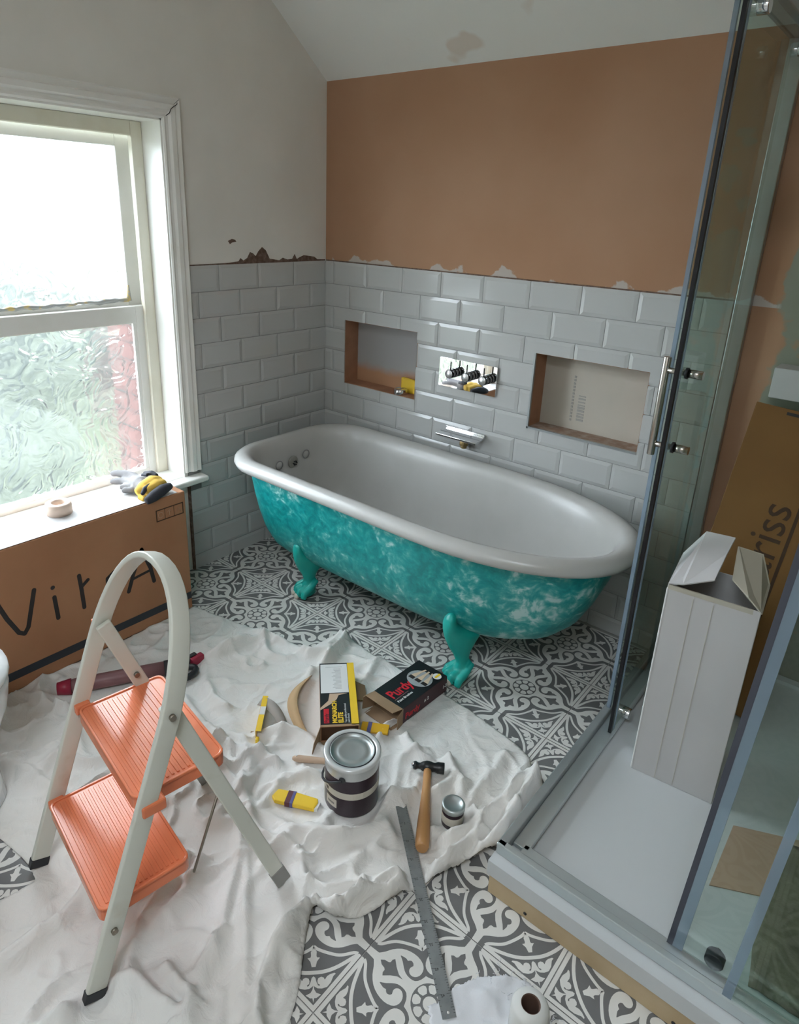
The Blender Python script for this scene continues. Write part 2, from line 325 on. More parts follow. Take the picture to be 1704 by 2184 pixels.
# floor: grout bed below the tiles
fl = struct(MB().box((-TH, RY, -.06), (RX, TH, -.0022)).build('floor', M_floorgrout))
# window wall (x = 0 tiled face, plaster face slightly behind it)
m = MB(); PX = -.006
m.box((-TH, RY, 0), (PX, WY0, HZ)); m.box((-TH, WY1, 0), (PX, 0.1, HZ))
m.box((-TH, WY0, 0), (PX, WY1, WZ0 - .03)); m.box((-TH, WY0, WZ1), (PX, WY1, HZ))
wall_left = struct(m.build('wall_left', M_paint))
# tile bed on the window wall
MB().box((PX, -.805, 0), (-.0015, 0, 1.288)).build('tile_bed', M_grout, wall_left)
# back wall with two niches
N1 = (.129, .553, .733, 1.031, .09); N2 = (1.109, 1.543, .734, 1.029, .10)
m = MB(); PYB = .006
def wallgrid(m, rects, y0, y1, X0, X1, Z0, Z1, mi=0):
    xs = sorted({X0, X1, *[r[0] for r in rects], *[r[1] for r in rects]}); zs = sorted({Z0, Z1, *[r[2] for r in rects], *[r[3] for r in rects]})
    xs = [x for x in xs if X0 <= x <= X1]; zs = [z for z in zs if Z0 <= z <= Z1]
    for a in range(len(xs) - 1):
        for c in range(len(zs) - 1):
            cx, cz = (xs[a] + xs[a + 1]) / 2, (zs[c] + zs[c + 1]) / 2
            if any(r[0] < cx < r[1] and r[2] < cz < r[3] for r in rects): continue
            m.box((xs[a], y0, zs[c]), (xs[a + 1], y1, zs[c + 1]), mi)
wallgrid(m, [N1, N2], PYB, .20, -.006, RX, 0, EAVE + .02)
wall_back = struct(m.build('wall_back', M_plaster))
m = MB(); wallgrid(m, [N1, N2], .0015, PYB, 0, 1.755, 0, 1.288); m.build('tile_bed', M_grout, wall_back)
MB().box((RX, RY, 0), (RX + .1, .1, HZ)).build('wall_right', M_plaster)['kind'] = 'structure'
MB().box((0, RY - .1, 0), (RX, RY, HZ)).build('wall_front', M_paint)['kind'] = 'structure'
# ceiling: slope and flat with an added unseen opening for fill light
def ceil_z(y): return EAVE - SLOPE * y
m = MB(); n_ = 40
m.add([(-TH, .1, ceil_z(.1)), (RX, .1, ceil_z(.1)), (RX, YF, HZ), (-TH, YF, HZ), (-TH, .1, ceil_z(.1) + .1), (RX, .1, ceil_z(.1) + .1), (RX, YF, HZ + .1), (-TH, YF, HZ + .1)],
      [(0, 1, 2, 3), (4, 5, 6, 7), (0, 1, 5, 4), (1, 2, 6, 5), (2, 3, 7, 6), (3, 0, 4, 7)])
struct(m.build('ceiling', M_ceil))
m = MB(); ox0, ox1, oy0, oy1 = 1.75, 2.60, -3.30, -2.55
m.box((-TH, RY, HZ), (ox0, YF, HZ + .1)); m.box((ox1, RY, HZ), (RX, YF, HZ + .1)); m.box((ox0, oy1, HZ), (ox1, YF, HZ + .1)); m.box((ox0, RY, HZ), (ox1, oy0, HZ + .1))
struct(m.build('ceiling', M_ceil))

# rough plaster line above the tiles
def jag(n, h0, h1, seed, scale=1):
    random.seed(seed); return [h0 + (h1 - h0) * abs(noise.noise(Vector((i * .9 * scale, seed, 0)))) * 2 for i in range(n)]
m = MB()
y0, y1, n_ = -.745, 0, 60; hs = []
pr = [(-.745, .003), (-.62, .004), (-.55, .005), (-.50, .010), (-.49, .022), (-.475, .012), (-.455, .022), (-.44, .045), (-.425, .040), (-.41, .028), (-.395, .048), (-.375, .064), (-.355, .050), (-.335, .016), (-.28, .008), (-.26, .018), (-.235, .010), (-.205, .012), (-.19, .032), (-.178, .010), (-.165, .016), (-.135, .026), (-.10, .022), (-.07, .018), (-.05, .006), (0, .005)]
top = [(y, 1.2885 + h) for y, h in pr]; bot = [(y, 1.2875) for y, h in reversed(pr)]
poly = [(-p[0], p[1]) for p in top + bot]
Mx = Matrix(((0, 0, 1, 0), (-1, 0, 0, 0), (0, 1, 0, 0), (0, 0, 0, 1)))
m.prism([(-y, z) for y, z in top + bot], PX - .002, PX + .0015, 0, Mx)
m.prism([(.508, 1.375), (.515, 1.383), (.53, 1.386), (.55, 1.378), (.54, 1.366), (.53, 1.372)], PX - .002, PX + .001, 0, Mx)
m.build('plaster_scar', M_brownedge, wall_left, 'crumbling brown plaster edge above the tiles')
m = MB(); m.box((0, .001, 1.2875), (1.80, PYB + .0005, 1.2925)); m.build('plaster_joint', M_brownedge, wall_back)

# ---------------------------------------------------------------- metro tiles
TW, THt, GR, BV = .202, .102, .0022, .013
def clip(poly, a, b, c):       # keep a*x+b*z<=c ; points (x,z,d)
    o = []
    for i in range(len(poly)):
        p, q = poly[i], poly[(i + 1) % len(poly)]; dp = a * p[0] + b * p[1] - c; dq = a * q[0] + b * q[1] - c
        if dp <= 0: o.append(p)
        if (dp < 0 < dq) or (dq < 0 < dp):
            t = dp / (dp - dq); o.append(tuple(p[k] + (q[k] - p[k]) * t for k in range(3)))
    return o
cache = {}
def tile_faces(w_, h_, cl, cr_, ct=False, cb=False):
    """front faces of a bevelled tile; cl/cr_ = cut (unbevelled) left/right edges"""
    l = 0 if cl else BV; r = 0 if cr_ else BV; tt = 0 if ct else BV; bb = 0 if cb else BV; D = .0032
    i = [(l, bb, D), (w_ - r, bb, D), (w_ - r, h_ - tt, D), (l, h_ - tt, D)]
    e = [(0, 0, D if (cl and cb) else 0), (w_, 0, D if (cr_ and cb) else 0), (w_, h_, 0), (0, h_, 0)]
    out = [i]
    if bb: out.append([(l if cl else 0, 0, 0), (w_ - (r if cr_ else 0), 0, 0), i[1], i[0]])
    if tt: out.append([i[3], i[2], (w_, h_, 0), (0, h_, 0)])
    if r: out.append([i[1], (w_, 0, 0), (w_, h_, 0), i[2]])
    if l: out.append([(0, 0, 0), i[0], i[3], (0, h_, 0)])
    return out
def put_tile(wall, par, u0, u1, z0, z1, cl, cr_, holes=(), cb=False):
    w_, h_ = u1 - u0, z1 - z0
    if w_ < .006: return
    hit = [H for H in holes if H[0] < u1 and H[1] > u0 and H[2] < z1 and H[3] > z0]
    key = (round(w_, 4), round(h_, 4), cl, cr_, cb, wall) if not hit else None
    if key in cache and key: me = cache[key]
    else:
        faces = tile_faces(w_, h_, cl, cr_, False, cb)
        # sides
        faces += [[(0, 0, 0), (w_, 0, 0), (w_, 0, -.0016), (0, 0, -.0016)], [(0, h_, 0), (w_, h_, 0), (w_, h_, -.0016), (0, h_, -.0016)],
                  [(0, 0, .003 if cl else 0), (0, h_, .003 if cl else 0), (0, h_, -.0016), (0, 0, -.0016)], [(w_, 0, .003 if cr_ else 0), (w_, h_, .003 if cr_ else 0), (w_, h_, -.0016), (w_, 0, -.0016)]]
        for H in hit:
            a, b_, c, d = H[0] - u0, H[1] - u0, H[2] - z0, H[3] - z0; nf = []
            for f in faces:
                L = clip(f, 1, 0, a); nf.append(L)
                Rr = clip(f, -1, 0, -b_); nf.append(Rr)
                mid = clip(clip(f, -1, 0, -a), 1, 0, b_)
                if len(mid) >= 3: nf.append(clip(mid, 0, 1, c)); nf.append(clip(mid, 0, -1, -d))
            faces = [f for f in nf if len(f) >= 3]
            # cut edge walls
            if 0 < c < h_: faces.append([(max(a, 0), c, .003), (min(b_, w_), c, .003), (min(b_, w_), c, -.0016), (max(a, 0), c, -.0016)])
            if 0 < d < h_: faces.append([(max(a, 0), d, .003), (min(b_, w_), d, .003), (min(b_, w_), d, -.0016), (max(a, 0), d, -.0016)])
            if 0 < a < w_: faces.append([(a, max(c, 0), .003), (a, min(d, h_), .003), (a, min(d, h_), -.0016), (a, max(c, 0), -.0016)])
            if 0 < b_ < w_: faces.append([(b_, max(c, 0), .003), (b_, min(d, h_), .003), (b_, min(d, h_), -.0016), (b_, max(c, 0), -.0016)])
        if not faces: return
        vs = []; fs = []
        for f in faces:
            k = len(vs)
            for p in f: vs.append((p[0], -p[2], p[1]) if wall == 'B' else (p[2], -p[0], p[1]))
            fs.append(tuple(range(k, k + len(f))))
        me = bpy.data.meshes.new('tile'); me.from_pydata(vs, [], fs); me.materials.append(M_tile); me.update()
        bm = bmesh.new(); bm.from_mesh(me); bmesh.ops.remove_doubles(bm, verts=bm.verts, dist=1e-5); bmesh.ops.recalc_face_normals(bm, faces=bm.faces); bm.to_mesh(me); bm.free()
        if key: cache[key] = me
    o = bpy.data.objects.new('tile', me); link(o); o.parent = par
    j = random.uniform(-.0009, .0009); k = random.uniform(-.0012, .0012)
    o.location = (u0, 0, z0) if wall == 'B' else (0, -u0, z0)
    o.rotation_euler = (j, 0, k) if wall == 'B' else (0, j, k)
random.seed(3)
HOLES = [N1[:4], N2[:4]]
for r in range(13):
    zt = 1.288 - r * THt; zb = max(zt - THt + GR, .0005)
    # left wall: even rows joints at k, odd at k+.5
    off = 0 if r % 2 == 0 else -.5
    k = 0
    while True:
        a = max((k + off) * TW, 0); b_ = (k + off + 1) * TW
        lim = .749 if zt > .45 else .803
        if a >= lim: break
        bb = min(b_, lim)
        if bb > a: put_tile('L', wall_left, a + GR / 2, bb - GR / 2, zb, zt, (k + off) * TW < 0, b_ > lim + .001, cb=(r == 12))
        k += 1
    off = .25 if r % 2 == 0 else .75
    k = -1
    while True:
        a0 = (k + off) * TW; b0 = (k + off + 1) * TW; a = max(a0, 0); bb = min(b0, 1.755)
        if a >= 1.755: break
        if bb > a: put_tile('B', wall_back, a + GR / 2, bb - GR / 2, zb, zt, a0 < 0, b0 > 1.755, HOLES, cb=(r == 12))
        k += 1
# niche linings
def niche(N, mb_, ms, mbot, name, edge=None):
    x0, x1, z0, z1, d = N; y = .001
    MB().box((x0, d, z0), (x1, d + .01, z1)).build('niche_back', mb_, wall_back)
    MB().box((x0 - .004, y, z0), (x0 + .002, d, z1)).build('niche_side', ms, wall_back)
    MB().box((x1 - .002, y, z0), (x1 + .004, d, z1)).build('niche_side', ms, wall_back)
    MB().box((x0, y, z1 - .002), (x1, d, z1 + .004)).build('niche_top', ms, wall_back)
    MB().box((x0, y, z0 - .004), (x1, d, z0 + .002)).build('niche_sill', mbot, wall_back)
niche(N1, M_niche_back, M_niche_side, M_niche_side, 'a'); niche(N2, M_niche2, M_niche_side, M_niche2b, 'b')
e_ = MB(); x0, x1, z0, z1, d = N2; t = .006
e_.box((x0 - .001, -.006, z0 - .002), (x0 + t, .004, z1)); e_.box((x0 - .001, -.006, z0 - .002), (x1, .004, z0 + t))
e_.build('edge_trim', M_alu, wall_back, 'grey metal edge of the right niche')
# grey stamp printed on the board of the right niche
m = MB()
for k in range(9): m.box((1.262, .0985, .775 + k * .012), (1.290, .0999, .775 + k * .012 + random.choice([.004, .006, .008])))
for k in range(14): m.box((1.235, .0985, .77 + k * .013), (1.243, .0999, .77 + k * .013 + .008))
m.build('board_stamp', mat('stamp_grey', (.33, .32, .30), .8), wall_back)

# ---------------------------------------------------------------- floor tiles with the printed pattern
A_T, OX, OY = .33261, .3043, .3496
h_ = A_T / 2 - .0012
pm = MB()
pm.box((-h_, -h_, -.008), (h_, h_, 0), 0)
ZL1, ZL2, ZL3 = .00022, .0004, .00058
def flat(pts, z, mi, sym):
    for tr in sym:
        q = [tr(x, y) for x, y in pts]
        ar = sum(q[i][0] * q[(i + 1) % len(q)][1] - q[(i + 1) % len(q)][0] * q[i][1] for i in range(len(q)))
        if ar < 0: q = q[::-1]
        pm.add([(x * A_T / 2 * .993, y * A_T / 2 * .993, z) for x, y in q], [tuple(range(len(q)))], mi)
rots = [lambda x, y: (x, y), lambda x, y: (-y, x), lambda x, y: (-x, -y), lambda x, y: (y, -x)]
def smooth(p, n=3):
    """Catmull-Rom through open polyline"""
    out = []
    for i in range(len(p) - 1):
        p0, p1, p2, p3 = p[max(i - 1, 0)], p[i], p[i + 1], p[min(i + 2, len(p) - 1)]
        for k in range(n):
            t = k / n; out.append(tuple(.5 * (2 * p1[j] + (p2[j] - p0[j]) * t + (2 * p0[j] - 5 * p1[j] + 4 * p2[j] - p3[j]) * t * t + (3 * p1[j] - p0[j] - 3 * p2[j] + p3[j]) * t ** 3) for j in (0, 1)))
    out.append(p[-1]); return out
half = [(1, .045), (.96, .047), (.875, .052)] + smooth([(.86, .055), (.805, .121), (.751, .208), (.665, .291), (.562, .336), (.448, .349), (.355, .325), (.301, .276), (.285, .206), (.307, .147), (.353, .112), (.403, .115), (.433, .145), (.437, .180)], 2) + smooth([(.422, .217), (.44, .243), (.478, .254), (.505, .235), (.517, .223), (.554, .232), (.624, .216)], 2) + smooth([(.624, .210), (.558, .169), (.503, .122), (.442, .084), (.367, .073), (.297, .09), (.250, .151), (.228, .228)], 2)
# central white field: one quarter spade each, mirrored
full = half + [(0, 0)]
mir = [(x, -y) for x, y in half][::-1]
flat([(0, 0)] + mir[:0] + [(x, y) for x, y in half[::-1]][::-1][::-1] , ZL1, 1, rots)
flat([(0, 0)] + [(x, -y) for x, y in half[::-1]], ZL1, 1, rots)
flat([(0, 0), (1, -.045), (1, .045)], ZL1 + .00002, 1, rots)
# dark four-lobed star
flat([(.79, .0), (.745, .035), (.69, .045), (.672, .062), (.672, .10), (.650, .131), (.615, .10), (.578, .066), (.50, .016), (.425, 0), (.50, -.016), (.578, -.066), (.615, -.10), (.650, -.131), (.672, -.10), (.672, -.062), (.69, -.045), (.745, -.035)], ZL2, 0, rots)
# flower
def circ(cx, cy, r, n=20): return [(cx + r * math.cos(2 * PI * k / n), cy + r * math.sin(2 * PI * k / n)) for k in range(n)]
one = [lambda x, y: (x, y)]
flat(circ(0, 0, .238, 32), ZL2, 0, one)
for k in range(8):
    a = (k + .5) * PI / 4; c, s = math.cos(a), math.sin(a)
    pet = [(.118, -.028), (.16, -.055), (.195, -.06), (.218, -.035), (.222, 0), (.218, .035), (.195, .06), (.16, .055), (.118, .028)]
    flat([(x * c - y * s, x * s + y * c) for x, y in pet], ZL3, 1, one)
flat(circ(0, 0, .088, 18), ZL3, 1, one)
# edge strips
flat([(1, .128), (.962, .128), (.948, .26), (.948, .948), (1, 1)], ZL1, 1, rots)
flat([(1, -.128), (.962, -.128), (.948, -.26), (.948, -.948), (1, -1)], ZL1, 1, rots)
def ribbon(path, wd, z, mi):
    L, Rr = [], []
    for i, p in enumerate(path):
        q0, q1 = path[max(i - 1, 0)], path[min(i + 1, len(path) - 1)]; dx, dy = q1[0] - q0[0], q1[1] - q0[1]; l = math.hypot(dx, dy)
        nx, ny = -dy / l * wd / 2, dx / l * wd / 2; L.append((p[0] + nx, p[1] + ny)); Rr.append((p[0] - nx, p[1] - ny))
    for i in range(len(path) - 1): flat([L[i], L[i + 1], Rr[i + 1], Rr[i]], z, mi, rots)
og = smooth([(.955, .135), (.905, .165), (.825, .27), (.75, .337), (.621, .405), (.515, .447), (.455, .455)], 3)
ribbon(og, .040, ZL1 + .00003, 1); ribbon([(y, x) for x, y in og], .040, ZL1 + .00003, 1)
flat([(.47, .475), (.435, .435), (.475, .47), (.52, .465), (.50, .50), (.465, .52)], ZL1 + .00003, 1, rots)
ar = smooth([(.965, .15), (.945, .20), (.872, .412), (.79, .565), (.685, .685), (.565, .79), (.412, .872), (.20, .945), (.15, .965)], 3)
ribbon(ar, .046, ZL1 + .00006, 1)
flat([(.655, .62), (.62, .56), (.615, .50), (.585, .525), (.565, .515), (.53, .475), (.482, .482), (.475, .53), (.515, .565), (.525, .585), (.50, .615), (.56, .62), (.62, .655)], ZL1, 1, rots)
flat([(.93, .93), (.885, .90), (.865, .92), (.80, .935), (.825, .875), (.815, .83), (.775, .775), (.83, .815), (.875, .825), (.935, .80), (.92, .865), (.90, .885)], ZL1, 1, rots)
fh = [(.715, .715), (.745, .712), (.785, .735), (.83, .752), (.85, .745), (.845, .73), (.815, .738), (.79, .72), (.775, .69), (.79, .655), (.82, .64), (.85, .648), (.842, .60), (.855, .555), (.885, .51), (.905, .506), (.90, .545), (.928, .62), (.93, .69), (.895, .745), (.855, .778), (.815, .79), (.79, .79)]
flat(fh, ZL1, 1, rots); flat([(y, x) for x, y in fh], ZL1, 1, rots)
fme_o = pm.build('floor_tile_proto', [M_tdark, M_tlight], fix=False); fme = fme_o.data; bpy.data.objects.remove(fme_o)
fme.name = 'floor_tile'
for i in range(-1, 8):
    for j in range(-1, 9):
        cx, cy = OX + (i + .5) * A_T, -(OY + (j + .5) * A_T)
        if cx - A_T / 2 > RX or cy + A_T / 2 < RY or cx > RX - .1: continue
        if j == -1: cy = -(OY - .5 * A_T)
        o = bpy.data.objects.new('floor_tile', fme); link(o); o.parent = fl; o.location = (cx, cy, 0)

# ================================================================ window
win = struct(MB().box((-.20, WY0, WZ0 - .03), (-.125, WY0 + .03, WZ1)).box((-.20, WY1 - .03, WZ0 - .03), (-.125, WY1, WZ1)).box((-.20, WY0, WZ1 - .03), (-.125, WY1, WZ1)).build('window_1', M_gloss, bevel=.002))
MB().box((-.125, WY1 - .006, WZ0), (.0, WY1 + .001, WZ1)).box((-.125, WY0 - .001, WZ0), (.0, WY0 + .006, WZ1)).box((-.125, WY0, WZ1 - .006), (.0, WY1, WZ1 + .001)).build('window_lining', M_gloss, win)
# beads
m = MB()
m.box((-.145, WY1 - .050, WZ0), (-.119, WY1 - .006, WZ1 - .006)); m.box((-.145, WY0 + .006, WZ0), (-.119, WY0 + .050, WZ1 - .006)); m.box((-.145, WY0 + .050, WZ1 - .055), (-.120, WY1 - .050, WZ1 - .006))
m.build('window_bead', M_cream, win, bevel=.003)
def sash(xf, xb, y0, y1, z0, z1, st, rt, rb, name, mt, bev=.012):
    m = MB(); m.box((xb, y0, z0), (xf, y0 + st, z1)); m.box((xb, y1 - st, z0), (xf, y1, z1)); m.box((xb, y0 + st, z1 - rt), (xf, y1 - st, z1)); m.box((xb, y0 + st, z0), (xf, y1 - st, z0 + rb))
    m.build(name, mt, win, bevel=.003)
    g = MB(); xg = (xf + xb) / 2; g.box((xg - .002, y0 + st - .004, z0 + rb - .004), (xg + .002, y1 - st + .004, z1 - rt + .004)); g.build('pane', M_obs, win)
sash(-.172, -.198, WY0 + .03, WY1 - .03, 1.10, WZ1 - .05, .056, .040, .050, 'upper_sash', M_gloss)
sash(-.135, -.168, WY0 + .03, WY1 - .03, WZ0 + .0, 1.135, .052, .066, .030, 'lower_sash', M_gloss)
# glazing bead strip catching the light in the lower sash and old putty in the upper sash
MB().box((-.150, WY1 - .096, WZ0 + .03), (-.138, WY1 - .078, 1.072)).build('glazing_bead', M_gloss, win)
m = MB(); random.seed(5)
pts = [(WY1 - .086 - k * .02, 1.152 + random.uniform(0, .006)) for k in range(34)]
m.tube([(-.172, y, z) for y, z in pts], [random.uniform(.005, .011) for _ in pts], 6); m.tube([(-.172, WY1 - .086, 1.152), (-.172, WY1 - .085, 1.175), (-.172, WY1 - .083, 1.21)], [.012, .008, .004], 6)
m.build('putty', M_putty, win, 'crumbling yellowed putty along the upper pane')
# architrave with profile; inner edge at the opening, outer 70 mm away
prof = [(0, 0), (0, .012), (.006, .016), (.014, .012), (.022, .014), (.030, .022), (.046, .024), (.050, .016), (.058, .020), (.066, .024), (.072, .018), (.074, 0)]
def archi(p0, p1, inward, mit0, mit1):
    """inward: unit vector from outer towards the opening in the y/z plane; profile u goes from the opening outwards"""
    P0, P1 = Vector(p0), Vector(p1); d = (P1 - P0).normalized(); o_ = -Vector(inward)
    rings = [[P0 + o_ * u - d * u * mit0 + Vector((t, 0, 0)) for u, t in prof], [P1 + o_ * u + d * u * mit1 + Vector((t, 0, 0)) for u, t in prof]]
    return MB().loft(rings, 0, False)
a = archi((PX, WY1, WZ0 + .02), (PX, WY1, WZ1), (0, -1, 0), 0, .97); a.build('architrave', M_gloss, win)
a = archi((PX, WY0, WZ0 + .02), (PX, WY0, WZ1), (0, 1, 0), 0, .97); a.build('architrave', M_gloss, win)
a = archi((PX, WY0, WZ1), (PX, WY1, WZ1), (0, 0, -1), .97, .97); a.build('architrave', M_gloss, win)
# sill board with nose
m = MB(); m.box((-.17, WY0, WZ0 - .022), (PX, WY1, WZ0 + .002)); m.box((PX, WY0 - .07, WZ0 - .022), (.055, WY1 + .078, WZ0 + .002)); m.build('window_sill', M_gloss, win, bevel=.008, seg=3)
# mitre crack
MB().tube([(.020, -.813, 1.797), (.022, -.800, 1.806), (.021, -.790, 1.822), (.019, -.765, 1.838), (.008, -.755, 1.852)], [.0012, .0016, .0012, .0014, .0006], 5).build('mitre_crack', M_ink, win)

# outside: brick reveal, lawn, hedge
out_b = MB(); br = empty('brick_pier', (-.40, -.84, -.5), 'red brick pier just outside the window, right of the glass', 'wall')
for k in range(19):
    z = .0 + k * .075
    MB().box((-.44, -.862, z - .3), (-.225, -.70, z - .3 + .065)).build('brick', M_red_brick, br)
MB().box((-.43, -.858, -.4), (-.23, -.71, 1.12)).build('mortar', mat('mortar', (.07, .062, .055), .9), br)
M_lawn = mat('lawn', (.035, .045, .020), .95, noise=(.6, (.055, .062, .035), .3, .7)); M_hedge = mat('hedge_leaf', (.016, .021, .016), .9, noise=(1.2, (.040, .046, .038), .35, .65))
struct(MB().box((-60, -40, -3.3), (-.3, 40, -3.2)).build('ground', M_lawn))
def bush(name, c, r, h, seed, label, cat):
    m = MB(); rings = []; n = 40
    for a in range(14):
        t = a / 13; rr = math.sin(PI * min(t * .9 + .1, 1)) ** .6
        rings.append([(c[0] + r[0] * rr * math.cos(2 * PI * i / n) * (1 + .35 * noise.noise(Vector((3 * math.cos(2 * PI * i / n), 3 * math.sin(2 * PI * i / n), t * 4 + seed)))),
                       c[1] + r[1] * rr * math.sin(2 * PI * i / n) * (1 + .35 * noise.noise(Vector((3 * math.cos(2 * PI * i / n) + 9, 3 * math.sin(2 * PI * i / n), t * 4 + seed)))),
                       -3.2 + h * t * (1 + .1 * noise.noise(Vector((i * .5, t, seed))))) for i in range(n)])
    m.loft(rings, 0, True); o = m.build(name, M_hedge); return tag(o, label, cat)
bush('garden_hedge', (-13, -2, 0), (2.0, 9, 0), 3.6, 1.3, 'blurred green hedge seen through the lower obscured window pane', 'hedge')
bush('garden_tree', (-19, 2.5, 0), (2.6, 2.6, 0), 5.4, 4.1, 'blurred pale tree behind the hedge outside the window', 'tree')
bush('garden_shrub', (-8.5, 1.0, 0), (1.3, 1.6, 0), 1.9, 7.7, 'low blurred shrub on the lawn in front of the hedge', 'shrub')

# ================================================================ bath
bath = empty('roll_top_bath', (.93, -.41, 0), 'turquoise sponge-painted claw-foot bath with white roll rim against the tiles', 'bathtub')
def ring(xL, xR, wd, z, n=96, yc=-.41, cl=None, n_exp=2.15):
    """flat left end with rounded corners, elliptical right end"""
    L = xR - xL; rc = min(.20, wd * .56) if cl is None else cl; a = min(.60, L * .385); x0 = xR - a; pts = []
    nq = n // 4
    for i in range(nq):                      # right half-ellipse, from back (+y) to front
        t = PI / 2 - PI * i / nq; c, s = math.cos(t), math.sin(t)
        pts.append((x0 + a * abs(c) ** (2 / n_exp), yc + wd * (1 if s >= 0 else -1) * abs(s) ** (2 / n_exp), z))
    for i in range(nq): pts.append((x0 + (xL + rc - x0) * i / nq, yc - wd, z))
    m_ = nq
    seg = []
    for i in range(9): t = -PI / 2 - PI / 2 * i / 8; seg.append((xL + rc + rc * math.cos(t), yc - wd + rc + rc * math.sin(t), z))
    for i in range(1, 6): seg.append((xL, yc - wd + rc + (2 * wd - 2 * rc) * i / 6, z))
    for i in range(9): t = PI - PI / 2 * i / 8; seg.append((xL + rc + rc * math.cos(t), yc + wd - rc + rc * math.sin(t), z))
    pts += seg
    for i in range(nq): pts.append((xL + rc + (x0 - xL - rc) * (i + .5) / nq, yc + wd, z))
    return pts
OUT = [(.6, 1.1, .03, .118), (.46, 1.25, .09, .120), (.37, 1.36, .155, .132), (.305, 1.45, .205, .16), (.262, 1.52, .24, .20), (.232, 1.575, .265, .26), (.21, 1.615, .283, .34), (.195, 1.645, .296, .42), (.185, 1.665, .305, .49), (.182, 1.675, .308, .535)]
o = MB().loft([ring(*q[:3], q[3]) for q in OUT], cap1=False).build('bath_body', M_sponge, bath, 'sponged turquoise and white paint')
ROLL = [(.178, 1.680, .312, .530), (.155, 1.702, .332, .520), (.132, 1.722, .350, .528), (.124, 1.730, .356, .543), (.127, 1.727, .353, .558), (.140, 1.714, .341, .569), (.160, 1.696, .325, .574), (.178, 1.676, .307, .570), (.190, 1.658, .292, .556), (.198, 1.645, .282, .53),
        (.206, 1.630, .273, .47), (.218, 1.60, .262, .39), (.236, 1.56, .247, .31), (.262, 1.50, .225, .24), (.30, 1.42, .19, .195), (.36, 1.33, .14, .170), (.45, 1.22, .08, .160), (.6, 1.1, .03, .158)]
MB().loft([ring(*q[:3], q[3]) for q in ROLL], cap0=False).build('enamel_rim', M_enamel, bath, 'white enamel roll rim and inside')
# tap holes, overflow, waste
def disc(c, r, nrm, mt, name, par, dome=.003, n=24, prof=None):
    q = Vector(nrm).to_track_quat('Z', 'Y').to_matrix().to_4x4(); Mx = Matrix.Translation(c) @ q
    return MB().lathe(prof or [(r, 0), (r, dome * .5), (r * .8, dome), (.0005, dome)], n, M=Mx).build(name, mt, par)
EX = .2125
for y, z in ((-.494, .462), (-.336, .475)):
    disc((EX - .003, y, z), .018, (1, 0, -.1), M_enamel, 'tap_hole_plug', bath, .007)
    MB().tube([(EX + .0015, y + .019 * math.cos(t * PI / 12), z + .019 * math.sin(t * PI / 12)) for t in range(24)], .0022, 6, closed=True).build('tap_hole_ring', M_grout, bath)
ov = MB(); q = Vector((1, 0, -.1)).to_track_quat('Z', 'Y').to_matrix().to_4x4(); Mx = Matrix.Translation((EX - .002, -.414, .458)) @ q
ov.lathe([(.028, 0), (.028, .004), (.022, .007), (.010, .005), (.010, .014), (.0005, .014)], 28, M=Mx)
ov = ov.build('overflow', mat('worn_chrome', (.33, .33, .30), .35, .6), bath)
m = MB()
for k in range(6):
    t = k * PI / 3; m.lathe([(.0028, .013), (.0028, .021), (.0003, .021)], 8, c=(.0085 * math.cos(t), .0085 * math.sin(t)), M=Mx)
m.build('overflow_grate', M_dark, ov)
disc((.40, -.41, .1655), .03, (0, 0, 1), M_chrome, 'plughole', bath, .003)
# feet: knee against the body, S-shaped shin, paw with four toes
def foot(px, py, ang, ks=0):
    """paw centre on the floor, pointing outward along ang"""
    d = Vector((math.cos(ang), math.sin(ang), 0)); s = Vector((-d.y, d.x, 0)); P = Vector((px, py, 0))
    m = MB()
    n = 24
    lev = [(.266, .046, .030, .006), (.260, .055, .027, .018), (.247, .064, .026, .029), (.225, .069, .024, .035), (.205, .069, .0, .037), (.185, .067, -.045, .036), (.165, .061, -.085, .034), (.135, .048, -.058, .029), (.105, .030, -.036, .0245), (.078, .021, -.027, .023), (.055, .026, -.030, .028), (.032, .036, -.032, .033), (.012, .036, -.030, .032), (.004, .030, -.026, .028)]
    rings = []
    for z, f_, b_, hw in lev:
        k0 = ks * min(1, max(0, (z - .06) / .12)); c_ = P + d * (f_ + b_) / 2 + s * k0 + Vector((0, 0, z))
        rings.append([c_ + d * (f_ - b_) / 2 * math.cos(2 * PI * k / n) + s * hw * math.sin(2 * PI * k / n) * (.75 + .25 * math.cos(2 * PI * k / n)) for k in range(n)])
    m.loft(rings)
    # web back to the body
    for k, (off, fw) in enumerate(((-.036, .012), (-.013, .026), (.013, .026), (.036, .012))):
        tp = [P + d * (-.03) + s * off * .6 + Vector((0, 0, .075)), P + d * (.0 + fw * .3) + s * off * .9 + Vector((0, 0, .05)), P + d * (.018 + fw) + s * off * 1.1 + Vector((0, 0, .036)), P + d * (.03 + fw) + s * off * 1.15 + Vector((0, 0, .014))]
        m.tube(tp, [.009, .0125, .0135, .012], 10)
    o = m.build('foot', M_teal, bath)
    md = o.modifiers.new('blend', 'REMESH'); md.mode = 'VOXEL'; md.voxel_size = .0035; md.use_smooth_shade = True
    sm = o.modifiers.new('soft', 'SMOOTH'); sm.factor = .6; sm.iterations = 5
    for off, fw in ((-.013, .026), (.013, .026)):
        c = P + d * (.0325 + fw) + s * off * 1.15 + Vector((0, 0, .0185))
        q = (d + Vector((0, 0, .35))).to_track_quat('Z', 'Y').to_matrix().to_4x4()
        MB().lathe([(.0118, -.006), (.0118, .003), (.009, .008), (.004, .010), (.0003, .0105)], 14, M=Matrix.Translation(c) @ q).build('toe_nail', M_white_toe, o, 'bare off-white toe')
